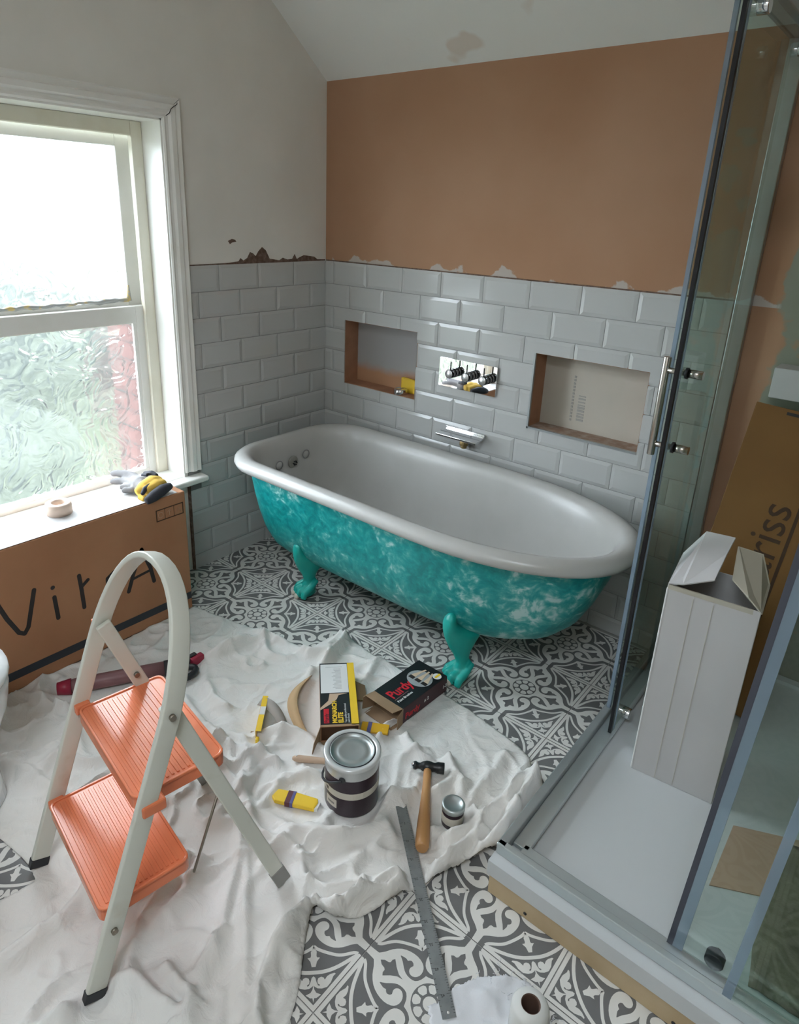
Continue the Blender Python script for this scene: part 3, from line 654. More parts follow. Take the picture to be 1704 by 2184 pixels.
foot(.515, -.612, math.radians(-112), .012); foot(1.285, -.632, math.radians(-115), -.02)
foot(.515, -.176, math.radians(112)); foot(1.285, -.172, math.radians(110))

# ================================================================ wall fittings
vp = empty('shower_valve', (.822, -.003, .888), 'polished chrome valve plate with three round knobs on the white tiles', 'valve')
def rrect(x0, x1, z0, z1, r, n=5):
    out = []
    for cx, cz, a0 in ((x1 - r, z1 - r, 0), (x0 + r, z1 - r, 90), (x0 + r, z0 + r, 180), (x1 - r, z0 + r, 270)):
        for k in range(n + 1): t = math.radians(a0 + 90 * k / n); out.append((cx + r * math.cos(t), cz + r * math.sin(t)))
    return out
XZ = Matrix(((1, 0, 0, 0), (0, 0, -1, 0), (0, 1, 0, 0), (0, 0, 0, 1)))      # (x,z,d) -> (x,-d,z)
MB().prism(rrect(.683, .962, .827, .949, .006), .0028, .012, 0, XZ).build('valve_plate', M_mirror, vp, bevel=.001)
for x in (.763, .842, .922):
    z = .894; Mx = Matrix.Translation((x, -.012, z)) @ Matrix.Rotation(PI / 2, 4, 'X')
    k = MB().lathe([(.019, 0), (.019, .018), (.0175, .019), (.0175, .021), (.019, .022), (.019, .044), (.018, .0455), (.0005, .0455)], 28, M=Mx).build('knob', M_chrome_darkrefl, vp)
    MB().lathe([(.0175, .0454), (.017, .0464), (.0005, .0466)], 28, M=Mx, cap0=False).build('knob_face', M_face_glint, k)
    MB().tube([(x, -.045, z + .018), (x, -.045, z + .050)], .0026, 8).build('lever', M_dark, k)
sp = empty('wall_spout', (.835, -.003, .65), 'flat chrome waterfall bath spout with bare brass inlet below the valve plate', 'spout')
MB().prism([(.735, 0), (.932, 0), (.948, .105), (.752, .105)], .643, .652, 0, Matrix(((1, 0, 0, 0), (0, -1, 0, -.003), (0, 0, 1, 0), (0, 0, 0, 1)))).build('spout_plate', M_chrome, sp, bevel=.0015)
MB().prism([(.738, .0), (.929, .0), (.931, .012), (.740, .012)], .652, .660, 0, Matrix(((1, 0, 0, 0), (0, -1, 0, -.003), (0, 0, 1, 0), (0, 0, 0, 1)))).build('spout_back', M_chrome, sp, bevel=.001)
m = MB(); m.box((.80, -.050, .622), (.885, -.004, .643)); m.lathe([(.020, .600), (.020, .622)], 6, c=(.845, -.03)); m.lathe([(.013, .588), (.013, .602)], 16, c=(.845, -.03)); m.build('brass_inlet', M_brass, sp, bevel=.002)
# niche contents
o = MB(); o.prism([(.425, .008), (.545, .004), (.548, .04), (.50, .050), (.45, .045), (.43, .052)], .737, .800, 0, Matrix.Identity(4))
o = o.build('sponge', M_yellow2, bevel=.006); tag(o, 'yellow sponge standing in the left wall niche behind the steel tin', 'sponge')
for i, v in enumerate(o.data.vertices): v.co.y = .085 - (v.co.y) * .6; v.co.z += .006 * math.sin(v.co.x * 90)
t_ = MB().lathe([(.030, 0), (.032, .003), (.032, .020), (.029, .024), (.026, .018), (.0005, .017)], 30, c=(.452, .028)); t_.v = [(x, y, z + .7352) for x, y, z in t_.v]
t_ = t_.build('tin', M_chrome); tag(t_, 'small shiny round tin in the left niche in front of the yellow sponge', 'tin')

# ================================================================ shower
tray = empty('shower_tray', (2.2, -.62, 0), 'white stone shower tray raised on pine battens at the right', 'shower tray')
TX0, TX1, TY0, TY1, TZ0, TZ1 = 1.757, 2.69, -1.235, -.001, .062, .104
m = MB(); m.box((TX0, TY0, TZ0), (TX1, TY0 + .05, TZ1)); m.box((TX0, TY1 - .03, TZ0), (TX1, TY1, TZ1)); m.box((TX0, TY0 + .05, TZ0), (TX0 + .06, TY1 - .03, TZ1)); m.box((TX1 - .05, TY0 + .05, TZ0), (TX1, TY1 - .03, TZ1)); m.box((TX0 + .06, TY0 + .05, TZ0), (TX1 - .05, TY1 - .03, TZ1 - .012))
m.build('tray_slab', M_tray, tray)
MB().box((TX0 + .004, TY0 + .006, .001), (TX1, TY0 + .046, TZ0)).build('batten', M_wood, tray, bevel=.002)
MB().box((TX0 + .004, TY0 + .047, .001), (TX0 + .04, TY1, TZ0)).build('batten', M_wood, tray, bevel=.002)
MB().box((TX1 - .05, TY0 + .047, .001), (TX1 - .01, TY1, TZ0)).build('batten', M_wood, tray, bevel=.002)
for x, z in ((1.86, .018), (2.19, .016), (2.45, .02)): MB().lathe([(.004, 0), (.004, .0015), (.0004, .0015)], 10, M=Matrix.Translation((x, TY0 + .0055, z)) @ Matrix.Rotation(PI / 2, 4, 'X')).build('screw', M_dark, tray)
en = empty('shower_enclosure', (1.785, -1.19, .10), 'frameless-look sliding glass shower enclosure with silver rails on the tray', 'shower enclosure')
GX, GY = 1.785, -1.185; ZB, ZTOP = .1045, 1.985
def rail(a, b, name='rail', mt=None): MB().box(a, b).build(name, mt or M_alu, en, bevel=.003)
# bottom rails
rail((GX - .026, GY - .020, ZB), (GX - .004, -.001, ZB + .030)); rail((GX - .004, GY + .02, ZB), (GX + .036, -.001, ZB + .012), 'rail_guide', M_alu_light)
rail((GX - .026, GY - .022, ZB), (TX1 - .002, GY - .004, ZB + .030), 'rail', M_alu_light); rail((GX + .02, GY - .004, ZB), (TX1 - .002, GY + .036, ZB + .012), 'rail_guide', M_alu_light)
# top rails
rail((GX - .026, GY - .02, ZTOP), (GX + .040, -.001, ZTOP + .035), 'top_rail'); rail((GX + .04, GY - .022, ZTOP), (TX1 - .002, GY + .040, ZTOP + .035), 'top_rail')
# wall profile
rail((GX - .022, -.030, ZB + .03), (GX + .022, -.001, ZTOP), 'wall_profile')
# fixed panels
MB().box((GX - .016, -.575, ZB + .012), (GX - .010, -.02, ZTOP)).build('fixed_panel', M_glass, en)
def lean(x0, x1, y0, y1, z0, z1, nm, mt, r_=False, lab=None):
    k = .042 * (z1 - z0); kr = 0 if r_ else k
    MB().add([(x0, y0, z0), (x1, y0, z0), (x1, y1, z0), (x0, y1, z0), (x0 + k, y0, z1), (x1 + kr, y0, z1), (x1 + kr, y1, z1), (x0 + k, y1, z1)], [(0, 3, 2, 1), (4, 5, 6, 7), (0, 1, 5, 4), (1, 2, 6, 5), (2, 3, 7, 6), (3, 0, 4, 7)]).build(nm, mt, en, lab)
lean(2.262, TX1 - .01, GY - .016, GY - .010, ZB + .012, ZTOP, 'fixed_panel', M_glass, True)
lean(2.250, 2.266, GY - .018, GY - .006, ZB + .030, ZTOP, 'panel_seal', M_sealclear)
MB().box((GX - .018, -.585, ZB + .030), (GX - .008, -.575, ZTOP)).build('panel_seal', M_sealclear, en)
# sliding doors
DX = GX + .027; DY = GY + .027
MB().box((DX - .003, -.655, ZB + .020), (DX + .003, -.060, ZTOP - .012)).build('sliding_door', M_glass, en)
MB().box((DX - .005, -.668, ZB + .016), (DX + .004, -.655, ZTOP - .012)).build('door_seal', M_black, en, 'black magnetic seal')
MB().box((DX - .004, -.655, ZB + .018), (DX + .005, -.642, ZTOP - .012)).build('door_seal', M_sealclear, en)
lean(2.147, 2.66, DY - .003, DY + .003, ZB + .020, ZTOP - .012, 'sliding_door', M_glass, True)
lean(2.136, 2.147, DY - .004, DY + .005, ZB + .016, ZTOP - .012, 'door_seal', mat('slate_seal', (.06, .065, .085), .4))
lean(2.1472, 2.166, DY - .005, DY + .004, ZB + .018, ZTOP - .012, 'door_seal', M_sealclear)
# handle: bar outside, studs through the door, knobs inside
hb = MB().tube([(1.768, -.606, .948), (1.768, -.604, 1.200)], .0095, 16).build('door_handle', M_steel, en, bevel=.001)
for z in (.978, 1.168):
    MB().tube([(1.768, -.605, z), (DX + .010, -.605, z)], .0075, 14).build('handle_stud', M_steel, hb)
    MB().tube([(DX + .004, -.605, z), (DX + .010, -.605, z)], .014, 16).build('washer', M_dark, hb)
    MB().tube([(DX + .010, -.605, z), (DX + .045, -.605, z)], .0105, 16).build('handle_knob', M_steel, hb)
for (x, y, z) in ((DX + .012, -.575, ZB + .035), (DX + .012, -.13, ZTOP - .05), (DX + .012, -.575, ZTOP - .05)):
    MB().tube([(x - .012, y, z), (x + .012, y, z)], .017, 18).build('roller', M_chrome, en, bevel=.002)
MB().tube([(2.222, DY, ZB + .035), (2.222, DY + .022, ZB + .035)], .018, 18).build('roller', M_dark, en, bevel=.002)
MB().tube([(2.222, DY + .022, ZB + .035), (2.222, DY + .032, ZB + .035)], .009, 14).build('roller', M_chrome, en, bevel=.002)

# ---------------------------------------------------------------- lettering helper
def text(body, size, mt, M4, par, name='lettering', ext=.0004, bold=0, sx=1):
    cu = bpy.data.curves.new('t', 'FONT'); cu.body = body; cu.size = size; cu.extrude = ext; cu.offset = bold; cu.resolution_u = 3
    to = bpy.data.objects.new('t', cu); COL.objects.link(to); bpy.context.view_layer.update()
    me = bpy.data.meshes.new_from_object(to.evaluated_get(bpy.context.evaluated_depsgraph_get())); bpy.data.objects.remove(to)
    me.transform(M4 @ Matrix.Diagonal((sx, 1, 1, 1))); me.name = name
    me.materials.clear(); me.materials.append(mt)
    o = link(bpy.data.objects.new(name, me)); return child(o, par)
def frame4(o_, ex, ey):
    ex = Vector(ex).normalized(); ey = Vector(ey).normalized(); ez = ex.cross(ey)
    return Matrix(((ex.x, ey.x, ez.x, o_[0]), (ex.y, ey.y, ez.y, o_[1]), (ex.z, ey.z, ez.z, o_[2]), (0, 0, 0, 1)))
def obox(par, name, F, a, b, mt, bevel=0, label=None):
    return MB().box(a, b, 0, F).build(name, mt, par, label, bevel)

# white carton standing in the tray (local frame: x along the front edge, y depth, z up)
F = frame4((1.899, -.722, TZ1 - .0115), (.196, .019, 0), (-.019, .196, 0))
cart = empty('white_carton', (2.0, -.62, TZ1 - .012), 'tall opened plain white carton standing in the shower tray', 'carton')
W, D, H, t = .206, .150, .578, .003
m = MB(); m.box((0, 0, 0), (W, t, H), 0, F); m.box((0, D - t, 0), (W, D, H), 0, F); m.box((0, t, 0), (t, D - t, H), 0, F); m.box((W - t, t, 0), (W, D - t, H), 0, F); m.box((t, t, 0), (W - t, D - t, t), 0, F)
m.build('carton_body', M_cardgrey, cart, bevel=.002)
def flap(pts, th, mt, par, F, nm='flap', label=None):
    P = [Vector(p) for p in pts]; nrm = (P[1] - P[0]).cross(P[2] - P[0]).normalized() * th
    n = len(P); return MB().add([p for p in P] + [p + nrm for p in P], [tuple(range(n - 1, -1, -1)), tuple(range(n, 2 * n))] + [(i, (i + 1) % n, n + (i + 1) % n, n + i) for i in range(n)], 0, False, F).build(nm, mt, par, label)
flap([(.002, .0, H), (.035, -.006, H + .012), (.075, .002, H + .030), (.098, .008, H + .040), (.105, .10, H + .075), (.112, .150, H + .10), (.045, .155, H + .095), (.002, .15, H + .02)], .003, M_cardgrey, cart, F)
flap([(W, .0, H - .005), (W, .15, H), (W - .03, .155, H + .075), (W - .085, .14, H + .085), (W - .075, .04, H + .04), (W - .035, .005, H + .025)], .003, M_cardin2, cart, F)
MB().box((.002, -.001, H - .012), (.19, .003, H), 0, F).build('torn_edge', M_cardin2, cart)
for x in (.062, .107): MB().box((x, -.0008, .004), (x + .0012, .001, H - .02), 0, F).build('crease', M_cardin2, cart)
MB().box((-.001, -.001, .002), (.004, D, H - .01), 0, F).build('side_edge', M_paper, cart, bevel=.002)

# tall brown carton leaning in the tray corner
TLb, BLb = Vector((1.895, -.10, 1.022)), Vector((1.836, -.325, .128))
ez = (TLb - BLb).normalized(); ex = Vector((1, 0, -.066)); ex = (ex - ez * ex.dot(ez)).normalized(); ey = ez.cross(ex)
F = Matrix(((ex.x, ey.x, ez.x, BLb.x), (ex.y, ey.y, ez.y, BLb.y), (ex.z, ey.z, ez.z, BLb.z), (0, 0, 0, 1)))
br2 = empty('brown_carton', (1.95, -.1, TZ1 - .012), 'tall brown carton leaning in the tray corner behind the white carton', 'carton')
obox(br2, 'carton_body', F, (0, 0, 0), (.250, .075, .92), M_card2, .002)
obox(br2, 'slot', F, (.085, -.0006, .902), (.135, .002, .911), M_ink)
obox(br2, 'underline', F, (.196, -.0007, .18), (.205, .001, .685), M_ink2)
text('ariss', .125, M_ink2, F @ frame4((.183, -.0006, .425), (0, 0, 1), (-1, 0, 0)), br2)
ws = MB().box((1.920, -.10, 1.036), (2.13, -.012, 1.125)).build('white_box', M_cardgrey, bevel=.003); ws.rotation_euler = (0, 0, 0)
tag(ws, 'small plain white box lying on top of the tall brown carton', 'box')
# peach sheet and olive wrapping on the tray
o = MB().prism([(2.165, -.945), (2.30, -.875), (2.315, -.665), (2.165, -.735)], TZ1 - .0118, TZ1 - .0095, 0).build('peach_sheet', M_peach); tag(o, 'flat peach coloured rectangle of card lying on the tray behind the glass', 'card')
m = MB(); rings = []; random.seed(4); nx, ny = 18, 18
vs = []; fs = []
for i in range(nx):
    for j in range(ny):
        u, v = i / (nx - 1), j / (ny - 1); x = 2.285 + .30 * u + .05 * (1 - v) * (1 - u) * 0; y = -1.12 + .42 * v
        vs.append((x - .02 * (1 - u) * math.sin(v * 3), y, TZ1 - .010 + .02 * abs(noise.noise(Vector((u * 5, v * 5, 2)))) + .012 * abs(noise.noise(Vector((u * 13, v * 11, 5)))) + .02 * math.sin(PI * u) * math.sin(PI * v)))
for i in range(nx - 1):
    for j in range(ny - 1): fs.append((i * ny + j, (i + 1) * ny + j, (i + 1) * ny + j + 1, i * ny + j + 1))
m.add(vs, fs, 0, True); o = m.build('wrapping_paper', M_olive); o.modifiers.new('t', 'SOLIDIFY').thickness = .002; tag(o, 'crumpled dark olive wrapping lying on the tray right of the peach card', 'wrapping')

# ================================================================ big carton under the window
cb = empty('brown_box', (.15, -1.4, 0), 'large brown cardboard box with thick hand-drawn letters below the window', 'box')
BX0, BX1, BY0, BY1, BH = .062, .250, -1.90, -.992, .505
MB().box((BX0, BY0, .004), (BX1, BY1, BH)).build('box_body', M_card, cb, bevel=.004)
MB().box((BX0 + .002, BY0 + .002, BH), (BX1 - .006, -1.02, BH + .0012)).build('box_flap_glare', M_cardgrey, cb, 'top flap painted pale for window glare')  # brown card whitened on top to paint the blown-out window light
MB().box((BX1 - .0052, BY0 + .01, BH + .0004), (BX1 - .004, BY1 - .12, BH + .0022)).build('flap_gap', M_ink2, cb)
def stroke(pts, r): return MB().tube([(BX1 + .0004, y, z) for y, z in pts], r, 10)
def inkline(pts, w_):
    """flat ink stroke with round ends on the box face"""
    m = MB(); P = [Vector((p[0], p[1])) for p in pts]
    for i in range(len(P) - 1):
        d = (P[i + 1] - P[i]).normalized(); a0 = math.atan2(d.y, d.x); q = []
        for k in range(9): t = a0 - PI / 2 + PI * k / 8; q.append((P[i + 1].x + w_ / 2 * math.cos(t), P[i + 1].y + w_ / 2 * math.sin(t)))
        for k in range(9): t = a0 + PI / 2 + PI * k / 8; q.append((P[i].x + w_ / 2 * math.cos(t), P[i].y + w_ / 2 * math.sin(t)))
        m.prism(q, BX1 - .0005, BX1 + .0006 + i * .00005, 0, Matrix(((0, 0, 1, 0), (1, 0, 0, 0), (0, 1, 0, 0), (0, 0, 0, 1))))
    return m
for nm, pts, w_ in (('letter_stroke', [(-1.678, .345), (-1.655, .272), (-1.628, .209), (-1.612, .197), (-1.598, .215), (-1.564, .336)], .014), ('letter_stroke', [(-1.507, .319), (-1.5065, .3195)], .014), ('letter_stroke', [(-1.506, .283), (-1.503, .203)], .014),
                    ('letter_stroke', [(-1.418, .326), (-1.416, .285), (-1.414, .202)], .014), ('letter_stroke', [(-1.416, .280), (-1.390, .299)], .012), ('letter_stroke', [(-1.296, .290), (-1.322, .274), (-1.324, .24), (-1.320, .200)], .014),
                    ('letter_stroke', [(-1.186, .335), (-1.228, .247), (-1.250, .190)], .015), ('letter_stroke', [(-1.186, .335), (-1.158, .250), (-1.148, .190)], .015), ('letter_stroke', [(-1.235, .232), (-1.16, .240)], .010)):
    inkline(pts, w_).build(nm, M_ink, cb)
MB().box((BX1 - .001, BY0, .048), (BX1 + .0005, BY1 - .002, .078)).build('dark_band', M_navy, cb)
m = MB()
for a, b_ in (((-1.117, .4185), (-1.003, .4225)), ((-1.117, .461), (-1.003, .465)), ((-1.117, .4185), (-1.113, .465)), ((-1.007, .4185), (-1.003, .465)), ((-1.082, .42), (-1.080, .463)), ((-1.044, .42), (-1.042, .463))): m.box((BX1 - .001, a[0], a[1]), (BX1 + .0005, b_[0], b_[1]))
m.build('stamp_frame', M_ink2, cb)
m = MB(); m.tube([(BX1, -1.098 + .010 * math.cos(t * PI / 6), .4415 + .011 * math.sin(t * PI / 6)) for t in range(12)], .0012, 4, closed=True); m.tube([(BX1, -1.062, .430), (BX1, -1.062, .450)], .0012, 4); m.tube([(BX1, -1.070, .444), (BX1, -1.062, .452), (BX1, -1.054, .444)], .0012, 4); m.tube([(BX1, -1.034, .432), (BX1, -1.024, .450), (BX1, -1.014, .432)], .0012, 4)
m.build('stamp_symbols', mat('stamp_pale', (.42, .26, .17), .8), cb)
# dark timber upright between box and tiles
MB().box((PX, -.812, 0), (.006, -.8035, .418)).build('raw_edge', M_brownedge, wall_left)

# masking tape roll on the box
o = MB().lathe([(.022, 0), (.041, 0), (.041, .038), (.022, .038), (.022, 0)], 36, c=(.045, -1.395), cap0=False, cap1=False)
o.v = [(x + .07, y, z + BH + .0015) for x, y, z in o.v]; o = o.build('tape_roll', M_tape); tag(o, 'pale pink roll of masking tape on the pale box top', 'tape')

# work glove draped over box edge and sill
gl = empty('work_glove', (.16, -1.09, BH), 'grey and yellow work glove lying across the box top edge', 'glove')
gz = BH + .004
def blob(paths, mt, name, vox=.0035, it=6, lab=None):
    m = MB()
    for pts, rr in paths: m.tube(pts, rr, 12)
    o = m.build(name, mt, gl, lab); md = o.modifiers.new('r', 'REMESH'); md.mode = 'VOXEL'; md.voxel_size = vox; md.use_smooth_shade = True
    s = o.modifiers.new('s', 'SMOOTH'); s.factor = .6; s.iterations = it; return o
P_ = lambda x, y, z: (x, y, gz + z)
fing = [([P_(.10, -1.085, .025), P_(.045, -1.085, .028), P_(-.005, -1.088, .022), P_(-.035, -1.095, .014)], [.018, .014, .0135, .011]),
        ([P_(.10, -1.10, .030), P_(.05, -1.108, .036), P_(.005, -1.117, .034), P_(-.022, -1.127, .026)], [.018, .014, .0135, .011]),
        ([P_(.11, -1.115, .020), P_(.065, -1.130, .022), P_(.035, -1.142, .016), P_(.015, -1.15, .012)], [.018, .014, .013, .010]),
        ([P_(.13, -1.12, .014), P_(.10, -1.142, .013), P_(.085, -1.155, .012)], [.016, .0125, .010]),
        ([P_(.15, -1.12, .020), P_(.145, -1.145, .014), P_(.12, -1.165, .012)], [.017, .013, .011]),
        ([P_(.10, -1.075, .024), P_(.14, -1.07, .028), P_(.175, -1.075, .026)], [.024, .028, .026]), ([P_(.10, -1.105, .024), P_(.15, -1.11, .028), P_(.185, -1.115, .024)], [.024, .030, .026])]
blob(fing, M_glove, 'glove_hand')
blob([([P_(.105, -1.065, .045), P_(.14, -1.055, .052), P_(.168, -1.052, .048)], [.010, .013, .010]), ([P_(.12, -1.083, .048), P_(.15, -1.075, .054)], [.008, .010])], M_gloveD, 'glove_patch', .003)
blob([([P_(.165, -1.040, .028), P_(.178, -1.075, .032), P_(.188, -1.12, .026), P_(.185, -1.15, .016)], [.018, .030, .028, .014]), ([P_(.19, -1.04, .024), P_(.205, -1.08, .028), P_(.212, -1.13, .022)], [.018, .026, .022]),
      ([P_(.20, -1.145, .006), P_(.232, -1.140, .002)], [.012, .012])], M_gloveY, 'glove_back')
blob([([P_(.216, -1.030, .018), P_(.236, -1.075, .022), P_(.250, -1.12, .014), P_(.252, -1.152, .004)], [.014, .021, .021, .014]), ([P_(.205, -1.10, .045), P_(.215, -1.13, .036), P_(.225, -1.15, .022)], [.006, .010, .008])], M_gloveD, 'glove_cuff', lab='black knitted cuff')

# ================================================================ step ladder
LA = Vector((.918, -1.896, .0055)); AB = Vector((.988, -.1545, 0)); PP = Vector((.1545, .988, 0)); LL = .3755
def lp(q, s, z): return LA + AB * q + PP * s + Vector((0, 0, z))
lad = empty('step_ladder', lp(LL / 2, .2, 0), 'folding cream metal step ladder with two ribbed orange plastic treads', 'step ladder')
TI = .352
path = []
for z in (.004, .15, .30, .45): path.append(lp(0, TI * z, z))
zc = .55; ra = LL / 2; rh = .262
for k in range(25):
    t = PI - PI * k / 24; z = zc + rh * abs(math.sin(t)) ** .97; path.append(lp(ra + ra * (1 if math.cos(t) > 0 else -1) * abs(math.cos(t)) ** .90, TI * z, z))
for z in (.45, .30, .15, .004): path.append(lp(LL, TI * z, z))
nrm = AB.cross(PP * TI + Vector((0, 0, 1))).normalized()
fr = MB().tube([tuple(p) for p in path], 0, flat=(.040, .014), up=tuple(nrm)).build('front_frame', M_lad, lad, bevel=.0035, seg=3)
for q in fr.data.polygons: q.use_smooth = True
RS = .367
def rear(q0, q1): 
    a = lp(q0, .208, .602); b_ = lp(q1, .425, .014); return a, b_
for q0, q1 in ((.020, .022), (LL - .020, LL + .030)):
    a, b_ = rear(q0, q1); up = AB.cross(b_ - a).normalized()
    lg = MB().tube([tuple(a), tuple(a.lerp(b_, .5)), tuple(b_)], 0, flat=(.034, .012), up=tuple(up)).build('rear_leg', M_lad, lad, bevel=.003, seg=2)
    e0 = b_.lerp(a, .06); e1 = b_ + (b_ - a).normalized() * .010
    MB().tube([tuple(e0), tuple(e1)], 0, flat=(.037, .016), up=tuple(up)).build('foot_cap', mat('foot_grey', (.25, .25, .24), .6), lad, bevel=.002)
for q in (0, LL):
    a, b_ = lp(q, TI * .04, .04), lp(q, 0, 0); 
    MB().tube([tuple(lp(q, .008, .024)), tuple(lp(q, .0005, .0015))], 0, flat=(.042, .017), up=tuple(nrm)).build('foot_cap', M_dark, lad, bevel=.002)
def tread(z, s0, s1, q0, q1):
    t = MB(); c00, c10, c11, c01 = lp(q0, s0, z), lp(q1, s0, z), lp(q1, s1, z), lp(q0, s1, z)
    F = frame4(tuple(c00), tuple(AB), tuple(PP)); w_, d = q1 - q0, s1 - s0
    pts = rrect(0, w_, 0, d, .018, 5)
    t.prism(pts, -.006, 0, 0, F)
    inn = rrect(.006, w_ - .006, .006, d - .006, .013, 5)
    n = len(pts)      # raised lip and skirt
    rings = [[(p[0], p[1], -.028) for p in pts], [(p[0], p[1], .003) for p in pts], [(p[0], p[1], .003) for p in inn], [(p[0], p[1], -.001) for p in inn]]
    t.loft(rings, 0, False, False, False, F)
    o = t.build('tread', M_orange, lad, bevel=.0015)
    k = int((d - .03) / .0115)
    for i in range(k):
        y = .016 + i * .0115; MB().box((.014, y, -.0005), (w_ - .014, y + .006, .0018), 0, F).build('rib', M_orange, o, bevel=.0008)
    return o
tread(.405, .130, .330, .020, LL - .028)
tread(.180, .040, .232, .018, LL - .022)
# orange hinge blocks, rivets, brace rods
MB().box((-.010, -.018, -.014), (.020, .016, .010), 0, frame4(tuple(lp(0, .145, .400)), tuple(AB), tuple(PP))).build('tread_bracket', M_orange, lad, bevel=.004)
MB().box((-.022, -.018, -.014), (.012, .030, .012), 0, frame4(tuple(lp(LL, .150, .402)), tuple(AB), tuple(PP))).build('tread_bracket', M_orange, lad, bevel=.004)
MB().box((-.010, -.018, -.014), (.020, .016, .010), 0, frame4(tuple(lp(0, .060, .168)), tuple(AB), tuple(PP))).build('tread_bracket', M_orange, lad, bevel=.004)
MB().box((-.018, -.010, -.01), (.0, .018, .014), 0, frame4(tuple(lp(-.004, .205, .585)), tuple(AB), tuple(PP))).build('hinge_cap', M_orange, lad, bevel=.003)
def riv(q, s, z, r=.0065):
    MB().tube([tuple(lp(q - .004, s, z)), tuple(lp(q + .0035, s, z))], r, 12).build('rivet', M_rivet, lad)
for q, s, z in ((.0095, .209, .590), (LL + .0095, .207, .590), (LL + .0095, TI * .155, .155), (.0095, TI * .155, .155), (LL - .004, .272, .425), (.0305, .268, .44)): riv(q, s, z)
MB().tube([tuple(lp(LL - .012, .232, .150)), tuple(lp(LL - .012, .300, .33))], .003, 8).build('brace_rod', M_rivet, lad)
MB().tube([tuple(lp(.012, .232, .150)), tuple(lp(.012, .300, .33))], .003, 8).build('brace_rod', M_rivet, lad)

# ================================================================ dust sheet
OUTL = [(.249, -1.72), (.249, -.983), (.405, -.954), (.49, -.935), (.575, -.91), (.68, -.90), (.78, -.887), (.787, -.83), (.787, -.773), (.796, -.72), (.815, -.700), (.84, -.712), (.883, -.723), (.98, -.735), (1.092, -.733), (1.191, -.727), (1.389, -.739), (1.504, -.756), (1.59, -.772), (1.627, -.786), (1.655, -.815), (1.700, -.845), (1.738, -.90), (1.742, -1.0), (1.742, -1.10), (1.728, -1.132), (1.709, -1.165), (1.685, -1.22), (1.666, -1.266), (1.645, -1.31), (1.628, -1.347), (1.607, -1.40), (1.593, -1.442), (1.578, -1.48), (1.561, -1.501), (1.540, -1.523), (1.522, -1.53), (1.495, -1.529), (1.488, -1.535), (1.498, -1.556), (1.511, -1.577), (1.535, -1.61), (1.556, -1.635), (1.578, -1.663), (1.593, -1.686), (1.617, -1.73), (1.66, -1.83), (1.72, -2.0), (1.74, -2.25), (1.2, -2.45), (.6, -2.4), (.5, -2.1), (.70, -2.07), (.80, -2.05), (.90, -2.03), (.937, -1.99), (.945, -1.95), (.947, -1.915), (.90, -1.909), (.856, -1.912), (.773, -1.924), (.652, -1.944), (.5, -1.95), (.30, -1.9), (.252, -1.85)]
RID = [[(0.554, -1.168), (0.584, -1.048), (0.627, -0.931), (0.711, -0.892), (0.808, -0.879), (0.838, -0.825), (0.817, -0.734)], [(0.834, -0.727), (0.866, -0.825), (0.904, -0.916)], [(0.587, -1.172), (0.663, -1.237), (0.737, -1.263), (0.806, -1.26)], [(0.982, -1.265), (1.043, -1.197), (1.104, -1.167), (1.164, -1.177)], [(0.95, -1.37), (1.012, -1.351), (1.035, -1.318), (1.102, -1.305)], [(0.671, -1.324), (0.803, -1.347), (0.912, -1.367)], [(0.969, -1.425), (1.135, -1.45), (1.25, -1.483), (1.343, -1.472), (1.387, -1.467)], [(1.536, -1.506), (1.484, -1.53), (1.468, -1.587), (1.483, -1.649), (1.522, -1.714), (1.573, -1.775)], [(1.063, -1.409), (1.189, -1.501), (1.284, -1.592), (1.364, -1.687), (1.399, -1.786)], [(1.236, -1.532), (1.347, -1.614), (1.474, -1.708), (1.563, -1.784)], [(1.165, -1.647), (1.206, -1.739), (1.238, -1.812), (1.291, -1.881), (1.309, -1.913)], [(1.201, -1.632), (1.237, -1.697), (1.257, -1.795), (1.265, -1.866)], [(1.078, -2.044), (1.072, -1.984), (1.085, -1.919), (1.071, -1.859), (1.106, -1.797)], [(0.527, -1.824), (0.654, -1.777), (0.763, -1.764)], [(0.435, -1.761), (0.467, -1.68), (0.439, -1.594)], [(1.709, -1.189), (1.713, -1.107), (1.708, -0.978), (1.705, -0.865)], [(1.624, -1.187), (1.648, -1.071), (1.666, -0.954), (1.685, -0.882)], [(1.636, -1.358), (1.668, -1.251), (1.662, -1.116), (1.617, -1.079)], [(1.488, -1.114), (1.512, -1.071), (1.503, -0.989), (1.463, -0.955)], [(1.426, -1.19), (1.464, -1.135), (1.497, -1.126)], [(1.489, -1.489), (1.559, -1.403), (1.599, -1.328)], [(1.524, -1.494), (1.578, -1.425), (1.629, -1.349)], [(1.314, -0.964), (1.391, -0.996), (1.45, -0.995)], [(1.465, -0.958), (1.528, -0.99), (1.564, -1.045)], [(1.173, -1.417), (1.15, -1.33), (1.216, -1.248)], [(1.387, -1.467), (1.435, -1.505), (1.489, -1.489)], [(1.286, -1.452), (1.394, -1.392), (1.464, -1.293), (1.473, -1.228)], [(0.981, -1.1), (0.91, -1.011), (0.874, -0.943)], [(1.579, -1.032), (1.584, -0.917), (1.578, -0.827)], [(1.286, -2.025), (1.282, -1.948), (1.329, -1.883), (1.409, -1.87)], [(1.461, -1.872), (1.43, -1.83), (1.356, -1.824)]]
RH = [.020, .026, .016, .024, .016, .014, .014, .026, .013, .010, .024, .020, .018, .014, .014, .050, .030, .030, .022, .020, .018, .018, .012, .016, .012, .016, .010, .016, .010, .030, .022]
RW = [.018, .013, .016, .020, .014, .018, .016, .014, .012, .012, .022, .018, .020, .018, .02, .030, .022, .022, .014, .016, .012, .012, .012, .016, .014, .014, .022, .016, .018, .022, .02]
